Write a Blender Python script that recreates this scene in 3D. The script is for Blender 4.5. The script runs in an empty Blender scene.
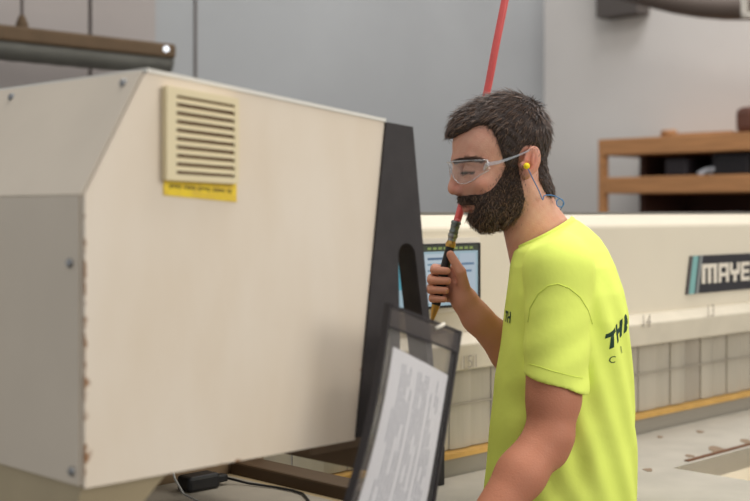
import bpy, bmesh, math, random
import numpy as np
from mathutils import Vector, Matrix
from mathutils.bvhtree import BVHTree
random.seed(4); rng = np.random.default_rng(7)
SC = bpy.context.scene
COL = SC.collection
F = 1250.0          # focal length in pixels of a 750 px wide frame
H = 1.5             # camera height

# ------------------------------------------------------------------ camera
cam_d = bpy.data.cameras.new('camera'); cam = bpy.data.objects.new('camera', cam_d); COL.objects.link(cam)
cam.location = (0, 0, H); cam.rotation_euler = (math.pi/2, 0, 0)
cam_d.sensor_width = 36; cam_d.lens = 60; cam_d.shift_y = -38.5/750
cam_d.dof.use_dof = True; cam_d.dof.focus_distance = 2.36; cam_d.dof.aperture_fstop = 3.2
cam_d.clip_start = 0.05
SC.camera = cam
# ------------------------------------------------------------------ world, lights, exposure
w = bpy.data.worlds.new('world'); SC.world = w; w.use_nodes = True
w.node_tree.nodes['Background'].inputs[0].default_value = (0.95, 0.97, 1.0, 1)
w.node_tree.nodes['Background'].inputs[1].default_value = 0.62
def area(name, loc, target, size, power, col, sy=None):
    d = bpy.data.lights.new(name, 'AREA'); d.energy = power; d.size = size; d.color = col
    if sy: d.shape = 'RECTANGLE'; d.size_y = sy
    o = bpy.data.objects.new(name, d); COL.objects.link(o); o.location = loc
    o.rotation_euler = (Vector(target)-Vector(loc)).to_track_quat('-Z', 'Y').to_euler()
    return o
area('daylight_opening_light', (4.2, -0.6, 3.0), (0.4, 2.6, 1.2), 2.6, 108, (1.0, 0.95, 0.87), 2.2)
area('hall_lamp_light', (0.6, 2.2, 4.6), (0.6, 2.3, 0), 2.4, 82, (1.0, 0.96, 0.9), 1.2)
area('hall_lamp_back_light', (1.5, 5.0, 4.8), (1.2, 5.8, 1.0), 2.2, 66, (0.97, 0.97, 1.0), 1.2)
area('side_wall_lamp_light', (3.2, 4.6, 4.2), (1.9, 6.0, 1.6), 1.2, 36, (1.0, 0.95, 0.88), 1.0)
SC.view_settings.view_transform = 'Standard'; SC.view_settings.look = 'None'
SC.view_settings.exposure = 0.0; SC.view_settings.gamma = 1; SC.view_settings.use_curve_mapping = False

# ------------------------------------------------------------------ helpers
R2 = math.sqrt(0.5)
def UV(a, b, z): return Vector(((a-b)*R2, (a+b)*R2, z))      # machine axes, turned 45 degrees
def P(px, py, Y): return Vector(((px-375)/F*Y, Y, H-(py-212)/F*Y))
def lin(c):
    c = c/255.0
    return c/12.92 if c <= 0.04045 else ((c+0.055)/1.055)**2.4
def rgb(r, g, b): return (lin(r), lin(g), lin(b), 1)

def mat(name, col, rough=0.6, metal=0, spec=0.4, bump=0, bscale=60, var=0, vscale=6, col2=None, sss=0, emit=None, estr=0, vstretch=None):
    m = bpy.data.materials.new(name); m.use_nodes = True; nt = m.node_tree; N = nt.nodes; L = nt.links
    p = N['Principled BSDF']; p.inputs['Base Color'].default_value = col
    p.inputs['Roughness'].default_value = rough; p.inputs['Metallic'].default_value = metal
    p.inputs['Specular IOR Level'].default_value = spec
    if var or bump: tc = N.new('ShaderNodeTexCoord')
    if var:
        mp = N.new('ShaderNodeMapping'); L.new(tc.outputs['Object'], mp.inputs[0])
        if vstretch: mp.inputs['Scale'].default_value = vstretch
        n = N.new('ShaderNodeTexNoise'); n.inputs['Scale'].default_value = vscale; n.inputs['Detail'].default_value = 5
        L.new(mp.outputs[0], n.inputs['Vector'])
        r = N.new('ShaderNodeValToRGB'); r.color_ramp.elements[0].position = 0.35; r.color_ramp.elements[1].position = 0.68
        c2 = col2 or tuple(x*(1-var) for x in col[:3])+(1,)
        r.color_ramp.elements[0].color = c2; r.color_ramp.elements[1].color = col
        L.new(n.outputs['Fac'], r.inputs['Fac']); L.new(r.outputs[0], p.inputs['Base Color'])
    if bump:
        n2 = N.new('ShaderNodeTexNoise'); n2.inputs['Scale'].default_value = bscale; n2.inputs['Detail'].default_value = 4
        L.new(tc.outputs['Object'], n2.inputs['Vector'])
        b = N.new('ShaderNodeBump'); b.inputs['Strength'].default_value = bump; b.inputs['Distance'].default_value = 0.004
        L.new(n2.outputs['Fac'], b.inputs['Height']); L.new(b.outputs[0], p.inputs['Normal'])
    if sss:
        p.inputs['Subsurface Weight'].default_value = sss
        p.inputs['Subsurface Radius'].default_value = (1, 0.35, 0.2); p.inputs['Subsurface Scale'].default_value = 0.008
    if emit:
        p.inputs['Emission Color'].default_value = emit; p.inputs['Emission Strength'].default_value = estr
    return m
def clear_mat(name, tint, gloss=0.12, op=0.0, opcol=(0.6, 0.6, 0.6, 1), rough=0.05):
    m = bpy.data.materials.new(name); m.use_nodes = True; nt = m.node_tree; N = nt.nodes; L = nt.links
    N.remove(N['Principled BSDF']); out = N['Material Output']
    t = N.new('ShaderNodeBsdfTransparent'); t.inputs[0].default_value = tint
    g = N.new('ShaderNodeBsdfGlossy'); g.inputs['Roughness'].default_value = rough
    d = N.new('ShaderNodeBsdfDiffuse'); d.inputs[0].default_value = opcol
    fr = N.new('ShaderNodeLayerWeight'); fr.inputs[0].default_value = 0.5
    pw = N.new('ShaderNodeMath'); pw.operation = 'POWER'; pw.inputs[1].default_value = 5.0; L.new(fr.outputs['Facing'], pw.inputs[0])
    ad = N.new('ShaderNodeMath'); ad.operation = 'MULTIPLY_ADD'; ad.inputs[1].default_value = 0.5; ad.inputs[2].default_value = gloss; L.new(pw.outputs[0], ad.inputs[0])
    ad.use_clamp = True
    m1 = N.new('ShaderNodeMixShader'); L.new(ad.outputs[0], m1.inputs[0]); L.new(t.outputs[0], m1.inputs[1]); L.new(g.outputs[0], m1.inputs[2])
    m2 = N.new('ShaderNodeMixShader'); m2.inputs[0].default_value = op; L.new(m1.outputs[0], m2.inputs[1]); L.new(d.outputs[0], m2.inputs[2])
    L.new(m2.outputs[0], out.inputs[0])
    return m
def attr_mat(name, rough=0.55, sss=0, bump=0, bscale=300, spec=0.4):
    m = mat(name, (0.5, 0.5, 0.5, 1), rough=rough, sss=sss, bump=bump, bscale=bscale, spec=spec)
    a = m.node_tree.nodes.new('ShaderNodeAttribute'); a.attribute_name = 'tone'
    m.node_tree.links.new(a.outputs['Color'], m.node_tree.nodes['Principled BSDF'].inputs['Base Color'])
    return m

class MB:
    """collects faces into one mesh"""
    def __init__(s): s.v = []; s.f = []
    def add(s, vs, fs):
        n = len(s.v); s.v += [tuple(v) for v in vs]; s.f += [tuple(i+n for i in f) for f in fs]; return s
    def hexa(s, p):   # p: 4 bottom then 4 top
        return s.add(p, [(0,3,2,1), (4,5,6,7), (0,1,5,4), (1,2,6,5), (2,3,7,6), (3,0,4,7)])
    def ubox(s, a0, a1, b0, b1, z0, z1):
        return s.hexa([UV(a0,b0,z0), UV(a1,b0,z0), UV(a1,b1,z0), UV(a0,b1,z0), UV(a0,b0,z1), UV(a1,b0,z1), UV(a1,b1,z1), UV(a0,b1,z1)])
    def box(s, x0, x1, y0, y1, z0, z1):
        return s.hexa([(x0,y0,z0),(x1,y0,z0),(x1,y1,z0),(x0,y1,z0),(x0,y0,z1),(x1,y0,z1),(x1,y1,z1),(x0,y1,z1)])
    def prism(s, pts, off):   # planar polygon pts (Vectors) extruded by vector off
        n = len(pts); a = [Vector(p) for p in pts]; off = Vector(off)
        return s.add(a+[p+off for p in a], [tuple(range(n-1,-1,-1)), tuple(range(n, 2*n))]+[(i,(i+1)%n,n+(i+1)%n,n+i) for i in range(n)])
    def tube(s, pts, rad, seg=14, cap=True):
        pts = [Vector(p) for p in pts]; n = len(pts); rings = []
        rad = rad if isinstance(rad, (list, tuple)) else [rad]*n
        up = Vector((0.13, 0.21, 0.97)).normalized()
        for i, p in enumerate(pts):
            d = (pts[min(i+1, n-1)]-pts[max(i-1, 0)])
            if d.length < 1e-9: d = pts[-1]-pts[0]
            d.normalize()
            x = d.cross(up)
            if x.length < 0.05: x = d.cross(Vector((1,0,0)))
            x.normalize(); y = d.cross(x)
            rings.append([p+(x*math.cos(t)+y*math.sin(t))*rad[i] for t in [2*math.pi*k/seg for k in range(seg)]])
        vs = [v for r in rings for v in r]; fs = []
        for i in range(n-1):
            for k in range(seg):
                fs.append((i*seg+k, i*seg+(k+1)%seg, (i+1)*seg+(k+1)%seg, (i+1)*seg+k))
        if cap: fs += [tuple(range(seg-1,-1,-1)), tuple((n-1)*seg+k for k in range(seg))]
        return s.add(vs, fs)
    def ball(s, c, r, seg=14, sq=(1,1,1)):
        c = Vector(c); vs = []; fs = []
        for i in range(1, seg):
            for k in range(seg):
                t = math.pi*i/seg; q = 2*math.pi*k/seg
                vs.append(c+Vector((r*sq[0]*math.sin(t)*math.cos(q), r*sq[1]*math.sin(t)*math.sin(q), r*sq[2]*math.cos(t))))
        top = len(vs); vs += [c+Vector((0,0,r*sq[2])), c-Vector((0,0,r*sq[2]))]
        for i in range(seg-2):
            for k in range(seg): fs.append((i*seg+k, (i+1)*seg+k, (i+1)*seg+(k+1)%seg, i*seg+(k+1)%seg))
        for k in range(seg):
            fs.append((top, k, (k+1)%seg)); fs.append((top+1, (seg-2)*seg+(k+1)%seg, (seg-2)*seg+k))
        return s.add(vs, fs)

def props(o, label=None, cat=None, group=None, kind=None):
    if label: o['label'] = label
    if cat: o['category'] = cat
    if group: o['group'] = group
    if kind: o['kind'] = kind
    return o
def origin_of(parent):
    v = Vector((0,0,0)); p = parent
    while p is not None: v = v+p.location; p = p.parent
    return v
def link(name, me, m, parent=None, smooth=False, bevel=0):
    o = bpy.data.objects.new(name, me); COL.objects.link(o)
    if m is not None: me.materials.append(m)
    if parent is not None:
        o.parent = parent; o.location = -origin_of(parent)
    if smooth: me.shade_smooth()
    if bevel:
        b = o.modifiers.new('bevel', 'BEVEL'); b.width = bevel; b.segments = 2; b.limit_method = 'ANGLE'; b.angle_limit = math.radians(35)
    return o
def build(mb, name, m, parent=None, smooth=False, bevel=0, fix=True):
    me = bpy.data.meshes.new(name); me.from_pydata(mb.v, [], mb.f); me.update()
    if fix:
        bm = bmesh.new(); bm.from_mesh(me); bmesh.ops.recalc_face_normals(bm, faces=bm.faces); bm.to_mesh(me); bm.free()
    if parent is None and mb.v:                      # put the origin at the thing's base
        a = np.array(mb.v); c = Vector(((a[:,0].min()+a[:,0].max())/2, (a[:,1].min()+a[:,1].max())/2, a[:,2].min()))
        me.transform(Matrix.Translation(-c)); o = link(name, me, m, None, smooth, bevel); o.location = c; return o
    return link(name, me, m, parent, smooth, bevel)
def thing(name, loc, label, cat, group=None):
    o = bpy.data.objects.new(name, None); COL.objects.link(o); o.location = loc; o.empty_display_size = 0.1
    return props(o, label, cat, group)

# ------------------------------------------------------------------ materials
cream = mat('cream_enamel', rgb(226,214,190), 0.45, var=0.05, vscale=5, bump=0.05, bscale=25)
cream_beam = mat('machine_cream', rgb(214,205,186), 0.5, var=0.06, vscale=3)
cream_lip = mat('machine_cream_worn', rgb(206,197,178), 0.5, var=0.10, vscale=8)
vent_cream = mat('vent_cream', rgb(226,211,172), 0.5)
steel = mat('steel', rgb(150,150,150), 0.3, metal=0.9)
black_plate = mat('black_plate', rgb(52,47,47), 0.55, var=0.25, vscale=30, bump=0.1, bscale=80)
black_rub = mat('black_plastic', rgb(26,25,26), 0.4)
dark_slot = mat('dark_gap', rgb(112,86,62), 0.8)
yellow = mat('yellow_sticker', rgb(246,214,40), 0.5, var=0.12, vscale=60, col2=rgb(226,190,60))
ink = mat('ink', rgb(70,62,40), 0.7)
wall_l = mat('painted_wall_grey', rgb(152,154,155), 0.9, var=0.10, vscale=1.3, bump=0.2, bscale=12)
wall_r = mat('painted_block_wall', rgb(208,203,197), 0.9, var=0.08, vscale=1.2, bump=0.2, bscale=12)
panel_tan = mat('wall_panel_tan', rgb(150,143,139), 0.85, var=0.06, vscale=2)
panel_dk = mat('wall_panel_seam', rgb(84,76,73), 0.85)
floor_m = mat('concrete_floor', rgb(120,115,108), 0.7, var=0.2, vscale=3)
wood = mat('plywood', rgb(184,132,86), 0.6, var=0.22, vscale=5, vstretch=(1,1,12))
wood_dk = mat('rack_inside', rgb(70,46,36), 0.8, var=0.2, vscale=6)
duct_m = mat('duct_metal', rgb(112,112,106), 0.55, metal=0.35, var=0.2, vscale=6)
duct_top = mat('duct_dust', rgb(92,74,54), 0.9, var=0.2, vscale=8)
grey_rail = mat('grey_rail', rgb(120,118,112), 0.5)
orange = mat('orange_strip', rgb(204,160,86), 0.6, var=0.15, vscale=20)
table_m = mat('table_laminate', rgb(176,170,158), 0.5, var=0.14, vscale=9, bump=0.05)
rust = mat('rust_edge', rgb(108,70,44), 0.8, var=0.3, vscale=30)
brown_m = mat('brown_painted_steel', rgb(120,98,72), 0.6, var=0.1, vscale=8)
paper_m = mat('paper', rgb(246,246,250), 0.8)
print_m = mat('printed_text', rgb(176,178,186), 0.8)
skin_m = attr_mat('skin', 0.58, sss=0.10, bump=0.22, bscale=300, spec=0.3)
hair_m = attr_mat('hair', 0.42, bump=0, spec=0.5)
hair_base = mat('hair_base', rgb(54,42,37), 0.7, bump=0.7, bscale=320)
beard_base = mat('beard_base', rgb(48,34,28), 0.8, bump=0.8, bscale=380)
shirt_m = mat('safety_yellow_cotton', rgb(232,246,116), 0.85, var=0.03, vscale=14, bump=0.25, bscale=38, spec=0.2)
seam_m = mat('shirt_seam', rgb(205,220,96), 0.9, spec=0.1)
print_green = mat('dark_green_print', rgb(34,64,46), 0.8)
jeans = mat('denim', rgb(52,60,78), 0.9, var=0.15, vscale=30)
boot_m = mat('boot_leather', rgb(92,66,42), 0.6)
red_hose = mat('red_rubber', rgb(216,94,92), 0.35, var=0.08, vscale=40)
brass = mat('brass', rgb(196,154,84), 0.3, metal=0.85)
gun = mat('gunmetal', rgb(122,128,124), 0.38, metal=0.8)

# ------------------------------------------------------------------ setting
def struct(mb, name, m, **k): return props(build(mb, name, m, **k), kind='structure')
struct(MB().add([(-9,-5,0),(9,-5,0),(9,12,0),(-9,12,0)], [(0,1,2,3)]), 'floor', floor_m)
# the two walls meet at (0.95, 7.0): a = 5.62, b = 4.28
AC, BC = 5.62, 4.28
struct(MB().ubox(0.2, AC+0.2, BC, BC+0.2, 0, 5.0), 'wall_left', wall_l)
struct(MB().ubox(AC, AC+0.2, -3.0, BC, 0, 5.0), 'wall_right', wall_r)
# tan sheet panels and seams on the left wall
def a_at(px, b):   # machine coordinate a on plane b seen at pixel column px
    r = (px-375)/F; return b*(1+r)/(1-r)
def b_at(px, a):
    r = (px-375)/F; return a*(1-r)/(1+r)
a150, a85, a72 = a_at(151, BC), a_at(88, BC), a_at(84, BC)
struct(MB().ubox(0.3, a72, BC-0.03, BC, 0, 4.6).ubox(a85, a150, BC-0.03, BC, 0, 4.6), 'trim_1', panel_tan)
struct(MB().ubox(a72, a85, BC-0.012, BC, 0, 4.6).ubox(a_at(194,BC), a_at(196,BC), BC-0.006, BC, 0, 4.6), 'trim_2', panel_dk)

# duct along the left wall
zc = 2.22
bd = BC-0.25
dA, dB = 1.0, a_at(166, bd)
t = thing('air_duct', UV(dB-0.5, bd, zc-0.09), 'long dusty grey duct running along the left wall behind the cream cabinet', 'duct')
def circle_pts(a, b, z, r, n, t0, t1, m=24): return [UV(a, b+r*math.cos(t0+(t1-t0)*k/m), z+r*math.sin(t0+(t1-t0)*k/m)) for k in range(m+1)]
def zz(py, a, b):
    Y = (a+b)*R2; return H-(py-212)/F*Y
zt, zb = zz(50, dB, bd), zz(71, dB, bd)
zt0, zb0 = zz(30, 2.1, bd), zz(62, 2.1, bd)
zc = (zt+zb)/2; rd = (zt-zb)/2+0.012; zc -= 0.006
mb = MB(); npt = 60; pts = [UV(dA+(dB-dA)*k/npt, bd, zc) for k in range(npt+1)]
mb.tube(pts, [rd*(1.0 if k % 3 else 1.03) for k in range(npt+1)], 24)
build(mb, 'pipe', duct_m, t, smooth=True)
build(MB().ubox(dA, dB, bd-0.07, bd+0.06, zc+rd*0.15, zc+rd+0.01), 'cover_strip', duct_top, t, bevel=0.01)
ah = a_at(22, bd)
build(MB().tube([UV(ah,bd,zc+rd+0.0), UV(ah,bd,zc+1.6)], 0.006), 'hanger_rod', panel_dk, t)
build(MB().tube([UV(ah,bd,zc+rd+0.0), UV(ah,bd,zc+rd+0.03), UV(ah,bd,zc+rd+0.06)], [0.025,0.022,0.01], 12), 'hanger_clamp', duct_top, t)
lamp_a = a_at(167, bd-0.12)
props(build(MB().ball(UV(lamp_a, bd-0.115, zz(49, lamp_a, bd-0.12)), 0.011), 'indicator_lamp', mat('lamp_glass', rgb(235,240,250), 0.3, emit=(0.9,0.95,1,1), estr=1.2), smooth=True),
      'small round white lamp on the end of the dusty duct', 'lamp')

# services high on the right wall
def uz(px, py, a): b = b_at(px, a); return b, zz(py, a, b)
a0 = AC-0.12
b1, z1 = uz(596, 12, a0); b2, z2 = uz(637, 23, a0)
props(build(MB().ubox(a0, AC-0.004, b2, b1, z1-0.03, z1+0.5), 'junction_box', mat('box_grey', rgb(80,74,70), 0.8)), 'dark grey square box high on the pale right wall', 'box')
a0 = AC-0.5
mb = MB(); pp = []
for px, py in ((622,-10),(650,-3),(675,3),(700,7),(725,9),(760,9),(800,8)):
    b, z = uz(px, py, a0); pp.append(UV(a0, b, z))
mb.tube(pp, 0.05, 16)
props(build(mb, 'overhead_pipe', mat('pipe_brown', rgb(86,74,66), 0.6), smooth=True), 'dark brown curved overhead pipe crossing the top right corner', 'pipe')
a0 = AC-0.9
b1, z1 = uz(741, 18, a0)
t = thing('sign_frame', UV(a0, b1-0.1, z1), 'pale framed light fitting at the very top right corner', 'fixture')
build(MB().ubox(a0, a0+0.03, b1-0.3, b1-0.0, z1, z1+0.02).ubox(a0, a0+0.03, b1-0.018, b1, z1, z1+0.3), 'frame', mat('frame_pale', rgb(200,194,184), 0.6), t)
build(MB().ubox(a0+0.03, a0+0.05, b1-0.3, b1, z1, z1+0.3), 'back_panel', mat('frame_back', rgb(96,84,76), 0.7), t)

# wooden rack on the right wall
ra = AC-0.55
def rz(py, px=750): return uz(px, py, ra)[1]
bL = b_at(598, ra); bR = b_at(750, ra)-1.1
t = thing('wooden_rack', UV(ra+0.25, (bL+bR)/2, 0), 'open plywood shelving rack standing against the pale right wall', 'rack')
zt1, zt0 = rz(132), rz(150)
build(MB().ubox(ra, AC-0.01, bR, bL, zt0, zt1), 'top_board', wood, t, bevel=0.004)
for aa in (ra, AC-0.05): build(MB().ubox(aa, aa+0.04, bL-0.035, bL, 0, zt0), 'post', wood, t, bevel=0.004)
zs1, zs0 = rz(174), rz(192)
build(MB().ubox(ra, AC-0.02, bR, bL-0.0351, zs0, zs1), 'shelf', wood, t, bevel=0.004)
zs = rz(235)
build(MB().ubox(ra, AC-0.02, bR, bL-0.0351, zs-0.05, zs), 'shelf', wood, t, bevel=0.004)
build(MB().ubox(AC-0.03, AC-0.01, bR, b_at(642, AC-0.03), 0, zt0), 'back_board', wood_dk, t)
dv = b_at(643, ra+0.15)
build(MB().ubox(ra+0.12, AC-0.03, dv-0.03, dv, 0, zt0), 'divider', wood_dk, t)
def on_rack(name, px0, px1, z, h, m, label, cat, dd=0.2, r=0.0):
    b1, b0 = b_at(px0, ra+0.08), b_at(px1, ra+0.08)
    return props(build(MB().ubox(ra+0.05, ra+0.05+dd, b0, b1, z, z+h), name, m, bevel=r), label, cat)
b = b_at(669, ra+0.1)
props(build(MB().tube([UV(ra+0.1,b-0.035,zt1+0.018), UV(ra+0.1,b+0.035,zt1+0.018)], 0.018), 'wood_offcut', wood, smooth=True), 'small round wood offcut lying on top of the plywood rack', 'offcut')
on_rack('wooden_plank', 676, 734, zt1, 0.014, mat('plank_wood', rgb(168,124,86), 0.7), 'thin wooden plank lying flat on top of the plywood rack', 'plank', 0.12, 0.002)
on_rack('leather_bag', 737, 775, zt1, 0.12, mat('leather_brown', rgb(104,66,52), 0.7, var=0.3, vscale=20), 'reddish brown bag on top of the rack at the right edge', 'bag', 0.25, 0.03)
on_rack('storage_bin', 668, 690, zs1, 0.085, mat('bin_dark', rgb(40,36,40), 0.5), 'dark low storage bin on the middle shelf, left of the crumpled papers', 'bin', 0.3, 0.01)
on_rack('storage_bin', 715, 752, zs1, 0.10, mat('bin_black', rgb(30,28,32), 0.5), 'black storage bin on the middle shelf behind the crumpled papers', 'bin', 0.3, 0.01)
cm = mat('crumpled_white', rgb(190,196,204), 0.7)
mb = MB()
for k in range(9):
    c = UV(ra+0.06+0.01*k % 0.05, b_at(702+k*2.6, ra+0.07), zs1+0.012+0.008*(k % 3)); mb.ball(c, 0.014, 6, (1.3,1.2,0.8))
props(build(mb, 'crumpled_paper', cm), 'crumpled white paper lying on the front of the middle rack shelf', 'paper')
on_rack('white_pail', 722, 742, zs, 0.10, cm, 'small white container on the lower rack shelf, mostly hidden by the machine', 'container', 0.08, 0.02)

# ------------------------------------------------------------------ saw machine
BP = 1.909   # beam face
LO, HI = 0.6, 5.2
t = thing('beam_saw', UV(2.7, BP+0.25, 0), 'long cream beam saw machine behind the man with a black name plate', 'machine')
zl1, zl0 = 1.222, 1.14
prof = [(BP,zl1),(BP,1.462),(BP+0.03,1.494),(BP+0.5,1.494),(BP+0.5,zl0),(BP+0.02,zl0)]
build(MB().prism([UV(LO,b,z) for b,z in prof], UV(HI-LO,0,0)), 'beam', cream_beam, t, bevel=0.006)
prof = [(BP-0.045,zl0),(BP-0.05,zl1-0.022),(BP-0.02,zl1),(BP+0.02,zl1),(BP+0.02,zl0)]
build(MB().prism([UV(LO,b,z) for b,z in prof], UV(HI-LO,0,0)), 'lower_ledge', cream_lip, t, bevel=0.004)
build(MB().ubox(LO, HI, BP+0.03, BP+0.10, 1.494, 1.5), 'top_rail', grey_rail, t)
build(MB().ubox(LO+0.1, LO+0.4, BP+0.1, BP+0.45, 0, zl0), 'pedestal', brown_m, t)
build(MB().ubox(HI-0.4, HI-0.1, BP+0.1, BP+0.45, 0, zl0), 'pedestal', brown_m, t)
build(MB().ubox(1.76, HI, BP-0.03, BP+0.02, 0.94, 0.952), 'orange_strip', orange, t)
build(MB().ubox(1.66, HI, BP-0.02, BP+0.03, 0.87, 0.938), 'lower_rail', mat('lower_rail_grey', rgb(150,143,130), 0.6), t)
build(MB().ubox(1.25, 1.588, BP-0.01, BP+0.04, 0.9, zl0), 'end_block', brown_m, t)
# name plate
pa0, pa1 = a_at(687, BP), a_at(830, BP)
pz1 = zz(256, a_at(690,BP), BP); pz0 = zz(294, a_at(690,BP), BP)
np_ = build(MB().prism([UV(pa0-0.012,BP-0.004,pz0), UV(pa1,BP-0.004,pz0), UV(pa1,BP-0.004,pz1), UV(pa0+0.012,BP-0.004,pz1)], UV(0,0.003,0)), 'name_plate', mat('plate_black', rgb(34,34,42), 0.4), t)
for i, (c0, c1, c) in enumerate(((0.0,0.012,(90,84,84)),(0.014,0.042,(120,168,166)),(0.044,0.052,(70,80,84)),(0.053,0.066,(130,134,134)))):
    a0 = pa0-0.012; s = 0.024
    build(MB().prism([UV(a0+c0,BP-0.0055,pz0), UV(a0+c1,BP-0.0055,pz0), UV(a0+c1+s,BP-0.0055,pz1), UV(a0+c0+s,BP-0.0055,pz1)], UV(0,0.001,0)), 'stripe', mat('stripe_%d' % i, rgb(*c), 0.5), np_)
G = {  # block letters on a 5 x 6 grid: rectangles (x0, x1, y0, y1)
 'M': [(0,1.1,0,6),(2,3,0,5),(3.9,5,0,6),(0,5,4.7,6)],
 'A': [(0,1.3,0,6),(3.7,5,0,6),(0.6,5,4.7,6),(0,5,1.8,3)],
 'Y': [(0,1.3,3.2,6),(3.7,5,3.2,6),(0.3,4.7,2.2,3.6),(1.8,3.2,0,3.2)],
 'E': [(0,1.4,0,6),(0,4.6,4.8,6),(0,4.3,2.4,3.6),(0,4.6,0,1.2)],
 'R': [(0,1.3,0,6),(0,4.8,4.8,6),(3.6,5,2.8,6),(0,4.8,2.2,3.4),(3.4,5,0,2.4)]}
lw = 0.0168; la = pa0+0.072; lz = pz0+(pz1-pz0)*0.25; lh = (pz1-pz0)*0.52/6
letters = mat('plate_letters', rgb(214,206,192), 0.5)
LWS = {'M':0.0150,'A':0.0105,'Y':0.0105,'E':0.0105,'R':0.0105}
for ch in 'MAYER':
    lw = LWS[ch]
    mb = MB()
    for k, (x0,x1,y0,y1) in enumerate(G[ch]):
        mb.ubox(la+x0*lw*1.12, la+x1*lw*1.12, BP-0.0068-0.0002*k, BP-0.005, lz+y0*lh, lz+y1*lh)
    build(mb, 'letter', letters, np_); la += lw*6.3
# number stencils on the ledge
def text_mesh(s, size=1, offset=0.0, spacing=1.0):
    c = bpy.data.curves.new('txt', 'FONT'); c.body = s; c.size = size; c.offset = offset; c.space_character = spacing
    o = bpy.data.objects.new('txt', c); COL.objects.link(o); bpy.context.view_layer.update()
    me = bpy.data.meshes.new_from_object(o.evaluated_get(bpy.context.evaluated_depsgraph_get()))
    bpy.data.objects.remove(o); bpy.data.curves.remove(c); return me
def ledge_text(s, px, py, size):
    me = text_mesh(s, size); b = BP-0.054; a = a_at(px, b); z = zz(py, a, b)
    for v in me.vertices: v.co = UV(a+v.co.x, b, z+v.co.y)
    me.update(); return link('stencil_number', me, mat('stencil', rgb(158,148,136), 0.8), t)
ledge_text('151', 461, 369, 0.042)
ledge_text('14', 641, 328, 0.05); ledge_text('13', 706, 317, 0.05)
# strip curtain under the beam
cur = thing('strip_curtain', UV(2.9, BP, 0.96), 'hanging curtain of clear grey plastic strips under the saw beam', 'curtain')
strip_m = mat('dusty_clear_strip', rgb(178,170,154), 0.35, var=0.14, vscale=14, vstretch=(1,1,0.15))
strip_m2 = mat('dusty_clear_strip_dark', rgb(164,155,140), 0.35, var=0.16, vscale=14, vstretch=(1,1,0.15))
k = 0; a = 1.592
while a < HI-0.4:
    wd = 0.078+0.01*math.sin(k*2.3); off = 0.003*(k % 2)
    pr = [UV(a+wd*q/5, BP+0.0-off-0.004*math.sin(math.pi*q/5), 0.955) for q in range(6)]+[UV(a+wd*q/5, BP+0.002-off-0.004*math.sin(math.pi*q/5), 0.955) for q in range(5,-1,-1)]
    build(MB().prism(pr, (0,0,zl0-0.955)), 'strip', strip_m if (k*7) % 5 else strip_m2, cur)
    a += wd+0.0006; k += 1
build(MB().ubox(1.66, HI-0.3, BP-0.012, BP-0.007, 1.055, 1.059), 'cross_wire', strip_m2, cur)
props(build(MB().ubox(a_at(434,BP-0.06), a_at(440,BP-0.06), BP-0.075, BP-0.05, 0.90, 0.985), 'limit_switch', black_rub, bevel=0.003), 'small black upright limit switch by the orange strip below the pouch', 'switch')

# operator monitor set in the beam
ma0, ma1 = a_at(388, BP-0.02), a_at(481, BP-0.02)
mz1, mz0 = zz(242.5, ma1, BP-0.02), zz(305, ma1, BP-0.02)
t = thing('operator_monitor', UV((ma0+ma1)/2, BP-0.01, mz0), 'lit operator screen in a dark frame on the saw beam behind the hand', 'monitor')
build(MB().ubox(ma0, ma1, BP-0.02, BP-0.001, mz0, mz1), 'bezel', black_rub, t, bevel=0.002)
build(MB().ubox(ma0-0.01, ma1+0.012, BP-0.006, BP-0.001, mz0-0.012, mz1+0.012), 'surround', mat('surround', rgb(222,214,200), 0.5), t)
sb = BP-0.021
def em(c, s=0.62): return mat('screen_colour', (0.02,0.02,0.02,1), 0.4, emit=rgb(*c), estr=s)
def spx(x0, x1, y0, y1, d, m, nm, par): # fractions of the screen
    A = ma0+0.008; Bx = ma1-0.014; z0 = mz0+0.006; z1 = mz1-0.004
    return build(MB().ubox(A+(Bx-A)*x0, A+(Bx-A)*x1, sb-d, sb, z1-(z1-z0)*y1, z1-(z1-z0)*y0), nm, m, par)
scr = spx(0, 1, 0, 1, 0.001, em((176,204,216)), 'display', t)
spx(0, 1, 0, 0.10, 0.0015, em((52,62,44)), 'title_bar', scr)
for q in range(9): spx(0.40+q*0.062, 0.44+q*0.062, 0.03, 0.07, 0.002, em((150,170,90)), 'title_mark', scr)
spx(0.36, 0.64, 0.14, 0.95, 0.0015, em((206,222,232)), 'window_pane', scr)
spx(0.78, 0.97, 0.14, 0.95, 0.0015, em((196,212,226)), 'window_pane', scr)
for q, (x0,x1,y0,y1,c) in enumerate(((0.66,0.76,0.22,0.32,(40,130,140)),(0.66,0.76,0.36,0.46,(120,170,190)),(0.66,0.76,0.5,0.6,(120,170,190)),(0.40,0.60,0.2,0.24,(90,120,150)),
        (0.40,0.56,0.3,0.33,(130,160,180)),(0.40,0.6,0.4,0.43,(130,160,180)),(0.06,0.3,0.25,0.7,(90,180,200)),(0.8,0.95,0.3,0.34,(110,140,170)),(0.8,0.92,0.42,0.46,(110,140,170)))):
    spx(x0, x1, y0, y1, 0.002, em(c), 'screen_button', scr)

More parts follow.
